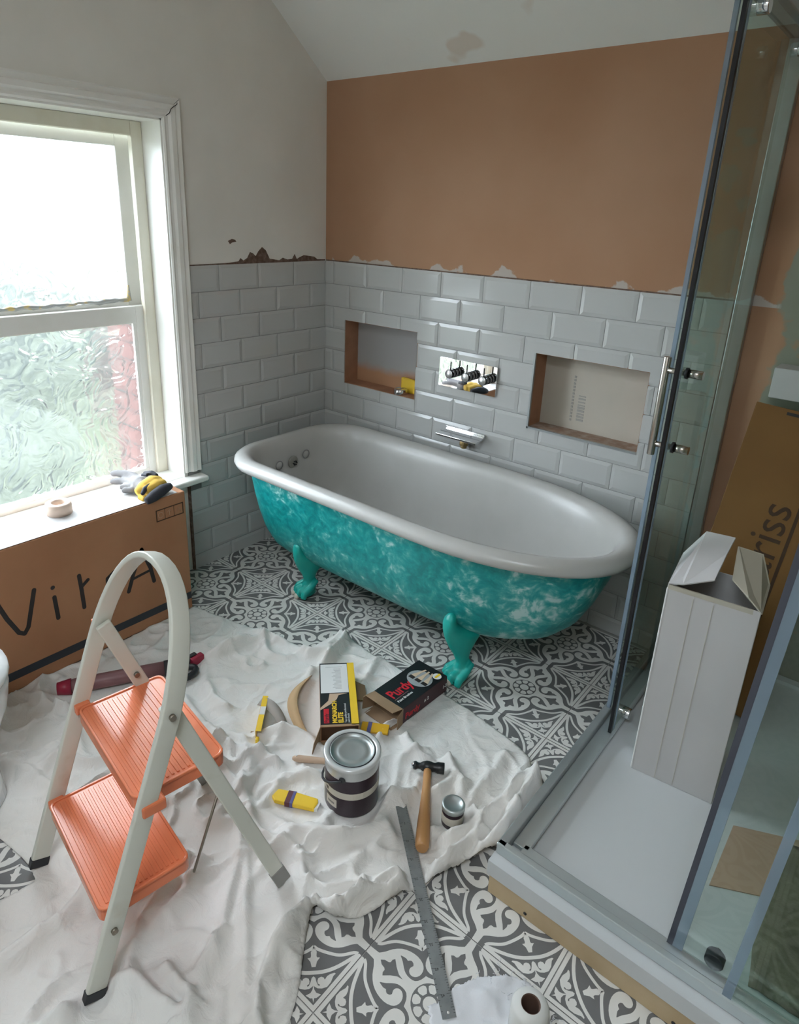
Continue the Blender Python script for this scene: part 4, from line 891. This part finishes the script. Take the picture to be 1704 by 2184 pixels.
def inside(x, y, poly=OUTL):
    c = False; n = len(poly)
    for i in range(n):
        x1, y1 = poly[i]; x2, y2 = poly[i - 1]
        if (y1 > y) != (y2 > y) and x < (x2 - x1) * (y - y1) / (y2 - y1) + x1: c = not c
    return c
def nearest(x, y, poly, closed=True):
    best = 9; bp_ = None; n = len(poly)
    for i in range(n if closed else n - 1):
        x1, y1 = poly[i]; x2, y2 = poly[(i + 1) % n]; dx, dy = x2 - x1, y2 - y1; l2 = dx * dx + dy * dy
        t = max(0, min(1, ((x - x1) * dx + (y - y1) * dy) / l2)); px, py = x1 + t * dx, y1 + t * dy; d = (x - px) ** 2 + (y - py) ** 2
        if d < best: best = d; bp_ = (px, py)
    return math.sqrt(best), bp_
# objects resting on the sheet press it flat: (x, y, radius)
PRESS = [(1.338, -1.245, .080), (1.589, -1.128, .042), (1.05, -1.03, .12), (.97, -.94, .09), (1.13, -1.10, .09), (1.215, -.76, .10), (1.215, -.86, .10), (1.46, -1.03, .05), (1.51, -1.14, .05), (1.575, -1.245, .04), (1.25, -1.36, .07), (.93, -1.24, .06), (.918, -1.896, .04), (1.289, -1.954, .04), (1.355, -1.53, .03), (.98, -1.47, .03), (1.12, -1.25, .04), (.5, -1.42, .13), (.44, -1.50, .09), (.56, -1.27, .12), (.605, -1.99, .17), (1.395, -1.548, .03), (1.50, -1.225, .035), (1.54, -1.255, .035), (1.57, -1.28, .035), (1.605, -1.31, .035), (1.64, -1.34, .035)]
def sheet_h(x, y, wob=True):
    v = Vector((x * 3.0, y * 3.0, 1.7)); wx, wy = x + .020 * noise.noise(v * 2.2), y + .020 * noise.noise(v * 2.2 + Vector((7, 3, 1)))
    h = 0
    for k, r in enumerate(RID):
        x0, x1 = min(p[0] for p in r) - .08, max(p[0] for p in r) + .08; y0, y1 = min(p[1] for p in r) - .08, max(p[1] for p in r) + .08
        if not (x0 < x < x1 and y0 < y < y1): continue
        d, q = nearest(wx, wy, r, False)
        side = (wx - q[0]) * .6 + (wy - q[1]) * -.8      # steeper on the far side
        wd = RW[k] * (1.35 if side > 0 else .62)
        h = max(h, RH[k] * 1.7 * math.exp(-(d / wd) ** 2))
    # fine creases
    a = noise.noise(Vector((wx * 7 + 3, wy * 5, .3))); b_ = noise.noise(Vector((wx * 14, wy * 11 + 4, 2.3))); c = noise.noise(Vector((wx * 3.2, wy * 3.6, 5.3)))
    cr1 = max(0, 1 - abs(a) * 5) ** 2; cr2 = max(0, 1 - abs(b_) * 5) ** 2
    amp = .55 + .9 * max(0, min(1, (c + .25) * 2)); amp *= 1.25 if y < -1.35 else 1
    calm = 1 - .75 * math.exp(-(((x - 1.35) / .30) ** 2 + ((y + .86) / .10) ** 2)) if y > -1.0 else 1
    h += (.019 * cr1 + .011 * cr2 + .004 * (a + 1) * .5) * amp * calm
    p = 1
    for px, py, pr_ in PRESS:
        d2 = ((x - px) ** 2 + (y - py) ** 2) / pr_ ** 2
        if d2 < 4: p *= 1 - math.exp(-d2 ** 2)
    return h * p
def build_sheet():
    st = .0068; X0, X1, Y0, Y1 = .24, 1.76, -2.46, -.69; nx, ny = int((X1 - X0) / st), int((Y1 - Y0) / st)
    keep = {}; vs = []; fs = []; ins = [[inside(X0 + (i + .5) * st, Y0 + (j + .5) * st) for j in range(ny)] for i in range(nx)]
    def vid(i, j):
        if (i, j) not in keep:
            x, y = X0 + i * st, Y0 + j * st; full = all(0 <= a < nx and 0 <= b_ < ny and ins[a][b_] for a, b_ in ((i, j), (i - 1, j), (i, j - 1), (i - 1, j - 1)))
            if full:
                d = 1
                if not all(0 <= a < nx and 0 <= b_ < ny and ins[a][b_] for a, b_ in ((i + 3, j), (i - 4, j), (i, j + 3), (i, j - 4))): d, _ = nearest(x, y, OUTL); d = min(1, d / .02)
            else:
                _, q = nearest(x, y, OUTL); x, y = q; d = 0
            z = sheet_h(x, y) * (.35 + .65 * d) + .0025
            keep[(i, j)] = len(vs); vs.append((x, y, z))
        return keep[(i, j)]
    for i in range(nx):
        for j in range(ny):
            if ins[i][j]: fs.append((vid(i, j), vid(i + 1, j), vid(i + 1, j + 1), vid(i, j + 1)))
    m = MB(); m.add(vs, fs, 0, True); o = m.build('dust_sheet', M_fabric)
    sm = o.modifiers.new('s', 'SMOOTH'); sm.factor = .5; sm.iterations = 1
    md = o.modifiers.new('t', 'SOLIDIFY'); md.thickness = .0022; md.offset = 1
    return tag(o, 'crumpled off-white cotton dust sheet spread over the patterned floor', 'dust sheet')
build_sheet()
SZ = .0058      # resting height on the pressed sheet

# ================================================================ things on the sheet
# paint tin
cx, cy = 1.338, -1.245
can = empty('paint_can', (cx, cy, SZ), 'large paint can with aubergine label and dusty metal lid on the dust sheet', 'paint can')
Mx = Matrix.Translation((cx, cy, SZ)) @ Matrix.Rotation(math.radians(-50), 4, 'Z')
RC, HC = .0725, .160
MB().lathe([(.0005, 0), (RC - .003, 0), (RC, .003), (RC, .010)], 48, M=Mx, cap0=False, cap1=False).build('can_base', M_purple, can)
MB().lathe([(RC, .004), (RC + .0006, .006), (RC + .0006, HC - .040), (RC, HC - .038)], 48, M=Mx, cap0=False, cap1=False).build('label_wrap', M_purple, can)
MB().lathe([(RC - .001, HC - .045), (RC, HC - .04), (RC + .001, HC - .012), (RC + .004, HC - .008), (RC + .004, HC - .001), (RC, HC + .001), (RC - .010, HC), (RC - .012, HC - .006)], 48, M=Mx, cap0=False, cap1=False).build('can_rim', M_tinrim, can)
MB().lathe([(RC - .011, HC - .008), (RC - .013, HC + .001), (RC - .017, HC - .002), (RC - .018, HC - .006), (.040, HC - .005), (.036, HC - .0035), (.030, HC - .005), (.0005, HC - .0045)], 48, M=Mx, cap0=False).build('lid', M_tin, can)
MB().lathe([(RC - .0105, HC - .004), (RC - .0105, HC + .0008), (RC - .013, HC + .0008), (RC - .013, HC - .004)], 48, M=Mx, cap0=False, cap1=False).build('lid_groove', M_dark, can)
def arc_patch(r, a0, a1, z0, z1, n=14): 
    m = MB(); rings = []
    for k in range(n + 1):
        a = math.radians(a0 + (a1 - a0) * k / n); rings.append([(cx + r * math.cos(a), cy + r * math.sin(a), SZ + z0), (cx + r * math.cos(a), cy + r * math.sin(a), SZ + z1), (cx + (r - .0006) * math.cos(a), cy + (r - .0006) * math.sin(a), SZ + z1), (cx + (r - .0006) * math.cos(a), cy + (r - .0006) * math.sin(a), SZ + z0)])
    return m.loft(rings, 0, False)
arc_patch(RC + .0012, -150, 60, .062, .082, 30).build('label_band', M_cream_lab, can)
arc_patch(RC + .0011, 150, 236, .012, .105, 14).build('side_label', M_cream_lab, can)
arc_patch(RC + .0014, -110, -80, .024, .050, 5).build('shade_label', M_cream_lab, can)
arc_patch(RC + .0017, -104, -86, .033, .039, 5).build('shade_name', mat('label_grey', (.2, .19, .17), .6), can)
arc_patch(RC + .0016, -112, -104, .068, .077, 4).build('crest', M_purple, can)
m = MB(); hp = []
for k in range(13):
    t = PI * k / 12; hp.append((RC * 1.05 * math.cos(t), -.0 - RC * 1.10 * math.sin(t), HC - .035 - .055 * math.sin(t)))
Mh = Matrix.Translation((cx, cy, SZ)) @ Matrix.Rotation(math.radians(-68), 4, 'Z')
MB().tube(hp, .0032, 8, M=Mh).build('bail_handle', M_dark, can)
for k in (0, -1): MB().tube([hp[k], (hp[k][0] * .96, hp[k][1], hp[k][2])], .009, 12, M=Mh).build('handle_ear', M_dark, can)

# small jar
jx, jy = 1.592, -1.131
jar = empty('sample_pot', (jx, jy, SZ), 'small paint sample pot with shiny metal lid right of the hammer', 'sample pot')
Mx = Matrix.Translation((jx, jy, SZ)); RJ = .0285
MB().lathe([(.0005, 0), (RJ - .002, 0), (RJ, .003), (RJ, .016)], 32, M=Mx, cap0=False, cap1=False).build('pot_base', M_purple, jar)
MB().lathe([(RJ, .015), (RJ + .0005, .016), (RJ + .0005, .038), (RJ, .039)], 32, M=Mx, cap0=False, cap1=False).build('pot_label', M_cream_lab, jar)
MB().lathe([(RJ, .038), (RJ, .050), (RJ - .002, .053)], 32, M=Mx, cap0=False, cap1=False).build('pot_neck', M_purple, jar)
MB().lathe([(RJ - .001, .050), (RJ + .002, .052), (RJ + .002, .062), (RJ, .065), (RJ - .005, .065), (RJ - .008, .060), (.0005, .061)], 32, M=Mx, cap0=False).build('lid', M_tin, jar)

# hammer
hm = empty('hammer', (1.50, -1.13, SZ), 'ball-pein hammer with black head and varnished wooden handle', 'hammer')
h0 = Vector((1.448, -1.045, SZ + .016)); h1 = Vector((1.590, -1.262, SZ + .026)); hd = (h1 - h0).normalized(); hs = Vector((-hd.y, hd.x, 0))
pts = [h0 + hd * t for t in (-.004, .02, .06, .10, .14, .19, .235, .255, .262)]
MB().tube([tuple(p) for p in pts], [.0110, .0112, .0112, .0125, .0145, .0170, .0180, .0174, .014], 16).build('hammer_handle', M_handle, hm)
# head axis perpendicular to the handle
hx = Vector((.80, .60, 0)); hx = (hx - hd * hx.dot(hd)).normalized(); hc = h0 + hd * (-.008)
q = hx.to_track_quat('Z', 'Y').to_matrix().to_4x4(); Mx = Matrix.Translation(hc + Vector((0, 0, .003))) @ q
MB().lathe([(.003, -.046), (.008, -.044), (.0115, -.038), (.0115, -.034), (.0085, -.028), (.0085, -.022), (.013, -.014), (.0155, -.004), (.0155, .004), (.013, .014), (.0125, .020), (.0155, .028), (.0155, .045), (.0145, .047), (.0005, .0472)], 24, M=Mx).build('hammer_head', M_hammer, hm)
MB().lathe([(.0005, -.0475), (.005, -.0465), (.0085, -.0435), (.0095, -.0415)], 18, M=Mx, cap0=False, cap1=False).build('pein_tip', M_chrome, hm)

# steel rule
r0, r1 = Vector((1.466, -1.190, 0)), Vector((1.847, -1.510, 0)); rd = (r1 - r0); RL = rd.length; rd.normalize()
rule = empty('steel_rule', tuple(r0), 'long grey steel rule lying from the dust sheet onto the floor tiles', 'ruler')
za, zb = SZ + .016, .0035
ez_ = Vector((rd.x, rd.y, (zb - za) / RL)).normalized(); ey_ = Vector((-rd.y, rd.x, 0))
F = frame4((r0.x, r0.y, za), tuple(ez_), tuple(ey_))
MB().box((0, -.0145, -.0006), (RL, .0145, .0007), 0, F).build('rule_blade', M_rule, rule)
m = MB()
k = 0
while k * .005 < RL - .01:
    L = .009 if k % 10 == 0 else (.0065 if k % 5 == 0 else .004)
    m.box((.004 + k * .005, .0144 - L, .0006), (.0046 + k * .005, .0144, .0009), 0, F)
    if k % 2 == 0: m.box((.004 + k * .005, -.0144, .0006), (.0046 + k * .005, -.0144 + L, .0009), 0, F)
    k += 1
m.build('graduations', M_ink, rule)
for i in range(1, 10):
    text(str(i * 5), .0085, M_ink, F @ frame4((.004 + i * .05, .001, .0008), (0, -1, 0), (1, 0, 0)), rule, 'numerals', .0001)
MB().lathe([(.0028, 0), (.0028, .0003), (.0003, .0003)], 12, M=F @ Matrix.Translation((RL - .010, 0, .0007))).build('hang_hole', M_tlight, rule)

# yellow-black carton (flat, leaning on the other)
bxA = empty('yellow_black_carton', (1.03, -1.02, SZ), 'opened yellow and black paintbrush carton with white panel lying face up', 'carton')
o_ = Vector((.932, -.964, SZ)); exA = Vector((.708, -.706, 0)); 
TLc, TRc, BRc, BLc = Vector((.9265, -.9585, 0)), Vector((1.0045, -.873, 0)), Vector((1.2135, -1.083, 0)), Vector((1.1385, -1.164, 0))
la = (BLc - TLc); LA_ = la.length; exA = la.normalized(); eyA = Vector((-exA.y, exA.x, 0)); WA = .1145; HA = .058
F = frame4((TLc.x, TLc.y, SZ), tuple(exA), tuple(eyA))
m = MB(); t = .002
m.box((0, 0, 0), (LA_, WA, t), 0, F); m.box((0, 0, HA - t), (LA_, WA, HA), 0, F); m.box((0, 0, t), (LA_, t, HA - t), 0, F); m.box((0, WA - t, t), (LA_, WA, HA - t), 0, F); m.box((0, t, t), (t, WA - t, HA - t), 0, F)
m.build('carton_body', M_card, bxA)
def pan(name, x0, x1, y0, y1, mt, k=0): MB().box((x0, y0, HA - .0002), (x1, y1, HA + .0006 + k * .0002), 0, F).build(name, mt, bxA)
pan('black_panel', 0, LA_ - .008, 0, WA - .022, M_blk); pan('yellow_strip', 0, LA_ - .004, WA - .022, WA, M_yellow2); pan('white_panel', .006, .148, .003, WA - .023, M_paper, 1)
pan('tan_edge', LA_ - .008, LA_, 0, WA, M_cardin)
MB().box((0, WA - .0003, .002), (LA_, WA + .0005, HA), 0, F).build('yellow_side', M_yellow, bxA)
m = MB(); random.seed(9)
for k in range(16): m.box((.030 + k * .0065, .052 - random.uniform(0, .014), HA + .0008), (.032 + k * .0065, .070, HA + .0012), 0, F)
m.box((.020, .02, HA + .0008), (.0215, .075, HA + .0012), 0, F); m.build('small_print', mat('print_grey', (.45, .45, .45), .8), bxA)
# brush picture
m = MB(); m.prism([(.152, .030), (.185, .025), (.215, .0), (.225, .0), (.200, .032), (.178, .052), (.160, .058), (.152, .085)][::-1], HA + .0006, HA + .0012, 0, F); m.build('brush_picture', M_brush, bxA)
Ft = lambda x, y: F @ frame4((x, y, HA + .0009), (-1, 0, 0), (0, -1, 0))
def up_text(s, x, y, sz, mt, sx=1, bold=0): text(s, sz, mt, F @ frame4((x, y, HA + .0010), (-1, 0, 0), (0, -1, 0)), bxA, 'lettering', .0002, bold, sx)
up_text('MONARCH', LA_ - .012, .058, .0215, M_yellow2, .92, .0006); up_text('ELITE', LA_ - .012, .075, .0215, M_yellow2, .92, .0006)
# text runs along the carton from its near end: rows stack across the width
for oo in [c for c in bxA.children if c.name.startswith('lettering')]: bpy.data.objects.remove(oo)
def row(s, x, y, sz, mt, sx=1, bold=0): text(s, sz, mt, F @ frame4((x, y, HA + .0010), (-1, 0, 0), (0, -1, 0)), bxA, 'lettering', .0002, bold, sx)
MB().box((LA_ - .075, .010, HA + .0006), (LA_ - .014, .026, HA + .0010), 0, F).build('red_badge', M_red, bxA)
row('Purdy', LA_ - .016, .024, .018, M_maroon, .9, .0003); row('MONARCH', LA_ - .013, .050, .020, M_yellow2, .95, .0008); row('ELITE', LA_ - .013, .068, .020, M_yellow2, .95, .0008)
row('Top quality professional', LA_ - .013, .079, .0095, M_paper, .9); row('paint brush', LA_ - .013, .088, .0095, M_paper, .9)
# open near end: flap hanging down and brown side flaps
flap([(LA_, 0, .002), (LA_ + .055, -.004, .004), (LA_ + .06, .035, .006), (LA_, .04, .003)], .0015, M_cardin, bxA, F)
flap([(LA_, 0, HA), (LA_, 0, .0), (LA_ + .05, -.025, .004), (LA_ + .045, -.02, HA - .02)], .0015, M_cardin, bxA, F)
flap([(.06, WA + .001, .03), (.15, WA + .001, .03), (.145, WA + .035, .02), (.07, WA + .035, .018)], .0015, M_cardin, bxA, F)
MB().box((LA_ * .4, t, t), (LA_ - .006, WA - t, HA - .004), 0, F).build('inner_sleeve', M_ink2, bxA)
# curled tan paper strip left of the carton
m = MB(); rings = []
for k in range(15):
    u = k / 14; p = Vector((.905, -.985, 0)).lerp(Vector((1.105, -1.19, 0)), u) + Vector((-.035 * math.sin(PI * u), -.035 * math.sin(PI * u), 0)); w_ = Vector((.707, .707, 0)) * (.010 + .006 * math.sin(PI * u))
    z = SZ + .004 + .022 * math.sin(PI * u); rings.append([p - w_ + Vector((0, 0, z)), p + w_ + Vector((0, 0, z + .012))])
m.loft(rings, 0, True, False, False, closed=False); o = m.build('paper_strip', mat('manila', (.46, .31, .17), .8)); o.modifiers.new('t', 'SOLIDIFY').thickness = .0012
tag(o, 'bowed strip of tan packing paper left of the yellow and black carton', 'packing strip')

# black brush box with open brown end
bB = empty('brush_box', (1.22, -.81, SZ), 'open black paintbrush box with red lettering and brush picture beside the bath foot', 'box')
P0 = Vector((1.153, -.944, SZ)); e1 = Vector((.115, .0, 0)); 
exB = Vector((1.0, -.0, 0)); F = frame4((1.150, -.935, SZ), (1, .0, 0), (.06, 1, 0)); F = frame4((1.152, -.935, SZ), (1, -.03, 0), (.05, .9987, 0))
WB, LB, HB = .120, .222, .058; t = .002
m = MB(); m.box((0, 0, 0), (WB, LB, t), 0, F); m.box((0, 0, HB - t), (WB, LB, HB), 0, F); m.box((0, 0, t), (t, LB, HB - t), 0, F); m.box((WB - t, 0, t), (WB, LB, HB - t), 0, F); m.box((t, LB - t, t), (WB - t, LB, HB - t), 0, F)
m.build('box_body', M_cardin, bB)
MB().box((0, 0, HB - .0002), (WB, LB, HB + .0006), 0, F).build('black_top', M_blk, bB)
MB().box((WB - .0003, 0, 0), (WB + .0006, LB, HB), 0, F).build('maroon_side', M_maroon, bB); MB().box((0, LB - .0004, 0), (WB, LB + .0006, HB), 0, F).build('black_end', M_blk, bB); MB().box((-.0006, 0, 0), (.0003, LB, HB), 0, F).build('black_side', M_blk, bB)
text('Purdy', .052, M_red, F @ frame4((.070, .012, HB + .0008), (0, 1, 0), (-1, 0, 0)), bB, 'lettering', .0002, .0012, .8)
text('Purdy', .030, M_red, F @ frame4((WB + .0008, .012, .012), (0, 1, 0), (0, 0, 1)), bB, 'lettering', .0002, .0008)
text('x 2', .018, M_paper, F @ frame4((WB + .0008, .105, .022), (0, 1, 0), (0, 0, 1)), bB, 'lettering', .0002, .0003)
text('1-2', .018, M_paper, F @ frame4((WB + .0008, .200, .018), (0, 1, 0), (0, 0, 1)), bB, 'lettering', .0002, .0003)
text('Paint Brushes', .0125, M_paper, F @ frame4((.093, .012, HB + .0008), (0, 1, 0), (-1, 0, 0)), bB, 'lettering', .0002, .0002)
MB().box((.076, .012, HB + .0006), (.0785, .075, HB + .0010), 0, F).build('pale_line', M_mauve, bB)
MB().prism([(.020 + .044 * (1 + math.cos(k * PI / 12)) * 1.0, .148 + .040 * math.sin(k * PI / 12)) for k in range(24)], HB + .0005, HB + .0008, 0, F).build('glow_oval', mat('grey_oval', (.30, .32, .33), .5), bB)
for k in range(3):
    bp_ = MB(); x = .040 + k * .026; y = .130
    bp_.prism([(x - .010, y), (x + .010, y), (x + .010, y + .014), (x - .010, y + .014)], HB + .0008, HB + .0012, 0, F); bp_.build('bristle_picture', M_ink, bB)
    c_ = MB(); c_.prism([(x - .009, y + .014), (x + .009, y + .014), (x + .004 + (1 - k) * .006, y + .045), (x + .003 + (1 - k) * .012, y + .066), (x - .003 + (1 - k) * .012, y + .066), (x - .004 + (1 - k) * .006, y + .045)], HB + .0008, HB + .00115 + k * .0001, 0, F); c_.build('handle_picture', mat('pale_wood_print', (.55, .42, .30), .6), bB)
MB().prism(circ(.098, .196, .015, 20), HB + .0007, HB + .0011, 0, F).build('round_badge', M_paper, bB)
MB().box((.094, .186, HB + .0011), (.102, .212, HB + .0014), 0, F).build('badge_flash', M_yellow2, bB)
flap([(0, 0, HB), (WB, 0, HB), (WB - .004, -.046, HB + .010), (.004, -.046, HB + .012)], .0015, M_cardin, bB, F, 'end_flap')
flap([(0, 0, 0), (0, 0, HB), (-.012, -.040, HB - .008), (-.012, -.042, .006)], .0015, M_cardin, bB, F, 'end_flap')
flap([(0, 0, .001), (WB, 0, .001), (WB - .005, -.048, .004), (.005, -.048, .005)], .0015, M_cardin, bB, F, 'end_flap')
flap([(WB, 0, 0), (WB, 0, HB), (WB + .008, -.035, HB - .006), (WB + .008, -.035, .004)], .0015, M_cardin, bB, F, 'end_flap')
# flattened yellow packet between the boxes
def packet(name, pts_t, mt, label, th=.010, z0=SZ):
    o = MB().prism(pts_t, z0, z0 + th).build(name, mt, bevel=.002); return tag(o, label, 'packet')
yb = empty('yellow_packet', (1.205, -1.05, SZ), 'small yellow brush sleeve tucked between the two cartons behind the can', 'packet')
F = frame4((1.195, -1.045, SZ + .012), (.85, .52, .0), (-.5, .85, .1))
MB().box((0, -.018, 0), (.085, .018, .008), 0, F).build('sleeve', M_yellow, yb, bevel=.002); MB().box((.020, -.0182, -.0002), (.032, .0182, .0086), 0, F).build('blue_stripe', M_blue, yb)
# yellow packet left of the can
yp = empty('yellow_packet', (1.25, -1.362, SZ), 'flat yellow brush sleeve with maroon band lying left of the paint can', 'packet')
F = frame4((1.184, -1.392, SZ + .001), (.874, .485, 0), (-.485, .874, 0))
MB().prism([(0, -.006), (.012, -.018), (.122, -.022), (.128, .0), (.124, .012), (.060, .020), (.010, .020)], 0, .014, 0, F).build('sleeve', M_yellow2, yp, bevel=.003)
MB().box((.040, -.0205, -.0003), (.062, .0195, .0148), 0, F).build('maroon_band', mat('maroon_band', (.10, .03, .04), .5), yp); MB().box((.054, -.0207, -.0003), (.062, .0197, .0151), 0, F).build('blue_band', M_blue, yp)
MB().prism([(.122, -.020), (.130, -.018), (.134, .004), (.128, .012)], 0, .011, 0, F).build('white_end', M_paper, yp)
# standing yellow carton sleeve with grey flap
ys = empty('yellow_sleeve', (.95, -1.22, SZ), 'empty yellow brush sleeve standing on edge with grey flap curling away', 'packet')
b0, b1 = Vector((.995, -1.292, SZ)), Vector((.895, -1.178, SZ)); du = (b1 - b0).normalized(); dn = Vector((.75, .66, 0)).normalized()
F = frame4(tuple(b0), tuple(du), (0, 0, 1))
LS = (b1 - b0).length; 
MB().box((0, 0, -.001), (LS, .042, .001), 0, F).build('sleeve_face', M_yellow, ys); MB().box((0, .041, 0), (LS, .043, .016), 0, F).build('sleeve_top', M_yellow2, ys); MB().box((LS * .45, .0425, .0), (LS * .68, .0436, .0162), 0, F).build('white_band', M_paper, ys)
MB().box((-.014, .0, .0), (.002, .022, .010), 0, F).build('sleeve_end', M_yellow2, ys, bevel=.003)
MB().box((.005, .002, -.022), (.040, .004, .0), 0, F).build('tan_flap', M_cardin, ys)
m = MB(); rings = []
for k in range(11):
    u = k / 10; p = b1 + Vector((.0, .0, 0)) + Vector((.115 * u, .020 * math.sin(PI * u * .6) - .02 * u, .040 + .010 * math.sin(PI * u) - .036 * u * u)); rings.append([p, p + Vector((.006, -.030 - .004 * u, -.010))])
m.loft(rings, 0, True, False, False, closed=False); o = m.build('grey_flap', mat('grey_card', (.40, .37, .34), .8), ys); o.modifiers.new('t', 'SOLIDIFY').thickness = .0012
# brush handle sticking out behind the can
bh = empty('paint_brush', (1.16, -1.25, SZ), 'pale wooden paintbrush handle poking out from behind the paint can', 'paintbrush')
a, b_ = Vector((1.128, -1.268, SZ + .010)), Vector((1.262, -1.176, SZ + .012)); dv = (b_ - a).normalized()
MB().tube([tuple(a + dv * t * .16) for t in (0, .04, .12, .35, .6, .8, 1)], [.004, .008, .0105, .0095, .0085, .0095, .010], 12).build('brush_handle', M_brush, bh)
MB().tube([tuple(a + dv * .012 + Vector((0, 0, .010))), tuple(a + dv * .012 + Vector((0, 0, .0115)))], .0025, 10).build('hang_hole', M_paper, bh)

# crimson sealant gun behind the ladder
sg = empty('sealant_gun', (.48, -1.42, SZ), 'crimson sealant gun with black trigger grip lying behind the step ladder', 'sealant gun')
a, b_ = Vector((.385, -1.560, SZ + .026)), Vector((.530, -1.300, SZ + .026))
MB().tube([tuple(a.lerp(b_, t)) for t in (0, .05, .1, .5, 1)], [.012, .022, .024, .024, .024], 20).build('barrel', M_mauve, sg)
MB().tube([tuple(a - (b_ - a).normalized() * .03), tuple(a + (b_ - a).normalized() * .012)], [.020, .026], 14).build('front_cap', M_redtool, sg)
dv = (b_ - a).normalized()
MB().tube([tuple(b_), tuple(b_ + dv * .05)], .026, 16).build('body', M_dark, sg)
lp2 = [b_ + dv * (.02 + .045 * (1 - math.cos(t * PI / 8))) * 1 + Vector((.03 + .035 * math.sin(t * PI / 8), -.02, 0)) for t in range(9)]
MB().tube([tuple(Vector((.590, -1.262, SZ + .016)) + Vector((.026 * math.cos(t * PI / 8), .042 * math.sin(t * PI / 8), 0))) for t in range(16)], .011, 8, closed=True).build('grip_loop', M_dark, sg)
MB().box((.530, -1.235, SZ), (.556, -1.180, SZ + .030)).build('black_block', M_dark, sg, bevel=.003); MB().box((.545, -1.215, SZ), (.568, -1.165, SZ + .030)).build('red_block', M_redtool, sg, bevel=.004)

# foreground: fleece off-cut and roll
m = MB(); outl2 = [(1.800, -1.52), (1.812, -1.50), (1.822, -1.455), (1.848, -1.405), (1.868, -1.385), (1.892, -1.362), (1.912, -1.352), (1.935, -1.345), (1.957, -1.350), (1.985, -1.362), (2.03, -1.42), (2.03, -1.52), (1.95, -1.58), (1.85, -1.57)]
st = .005; vs = []; fs = []; idx = {}
def v2(i, j):
    if (i, j) not in idx:
        x, y = 1.79 + i * st, -1.60 + j * st
        ok = all(inside(x + a * st / 2, y + b_ * st / 2, outl2) for a in (-1, 1) for b_ in (-1, 1))
        if not ok: _, (x, y) = nearest(x, y, outl2); x += random.uniform(-.002, .002); y += random.uniform(-.002, .002)
        idx[(i, j)] = len(vs); vs.append((x, y, .0018 + (.008 * max(0, noise.noise(Vector((x * 22, y * 22, 3)))) + .004 * max(0, noise.noise(Vector((x * 60, y * 60, 1))))) * (1 if ok else .2)))
    return idx[(i, j)]
for i in range(52):
    for j in range(54):
        if inside(1.79 + (i + .5) * st, -1.60 + (j + .5) * st, outl2): fs.append((v2(i, j), v2(i + 1, j), v2(i + 1, j + 1), v2(i, j + 1)))
m.add(vs, fs, 0, True); o = m.build('fleece_offcut', M_cloth2); o.modifiers.new('t', 'SOLIDIFY').thickness = .0015; tag(o, 'frayed white fleece off-cut on the floor tiles under the paper roll', 'cloth')
fr_ = MB(); random.seed(12)
for k in range(46):
    x, y = random.choice([(random.uniform(1.90, 1.96), random.uniform(-1.358, -1.340)), (random.uniform(2.0, 2.04), random.uniform(-1.41, -1.36)), (random.uniform(1.84, 1.93), random.uniform(-1.405, -1.348))]); a = random.uniform(0, 2 * PI)
    fr_.tube([(x, y, .002), (x + .006 * math.cos(a), y + .006 * math.sin(a), .005), (x + .011 * math.cos(a + .6), y + .011 * math.sin(a + .6), .003)], .0006, 4)
fr_ = fr_.build('fray', M_cloth2, o); fr_['kind'] = 'stuff'
rl = empty('paper_roll', (1.985, -1.44, 0), 'white roll with brown core standing on the fleece off-cut at the bottom edge', 'roll')
Mx = Matrix.Translation((1.978, -1.442, .007)) @ Matrix.Rotation(math.radians(0), 4, 'X')
MB().lathe([(.036, 0), (.0362, .06), (.0355, .092), (.031, .100), (.0185, .1005)], 40, M=Mx, cap1=False).build('roll_paper', M_roll, rl)
MB().lathe([(.0185, .1005), (.0175, .1008), (.0165, .098), (.0160, .002)], 32, M=Mx, cap0=False, cap1=False).build('cardboard_core', M_core, rl)

# white toilet pan at the left edge, mostly outside the picture
tl = empty('toilet_pan', (.615, -1.995, 0), 'white ceramic toilet pan just entering at the left edge', 'toilet')
def oval(rx, ry, z, c, n=36): return [(c[0] + rx * math.cos(2 * PI * i / n), c[1] + ry * math.sin(2 * PI * i / n), z) for i in range(n)]
tc_ = (.605, -1.995)
MB().loft([oval(.11, .15, .008, tc_), oval(.105, .145, .05, tc_), (oval(.10, .135, .14, tc_)), oval(.13, .16, .22, tc_), oval(.165, .19, .30, tc_), oval(.178, .20, .36, tc_), oval(.175, .198, .385, tc_)]).build('pan', M_ceramic, tl)
MB().loft([oval(.178, .202, .387, tc_), oval(.183, .206, .395, tc_), oval(.18, .203, .408, tc_), oval(.15, .17, .412, tc_)]).build('seat_lid', M_ceramic, tl)
print('objects', len(bpy.data.objects))
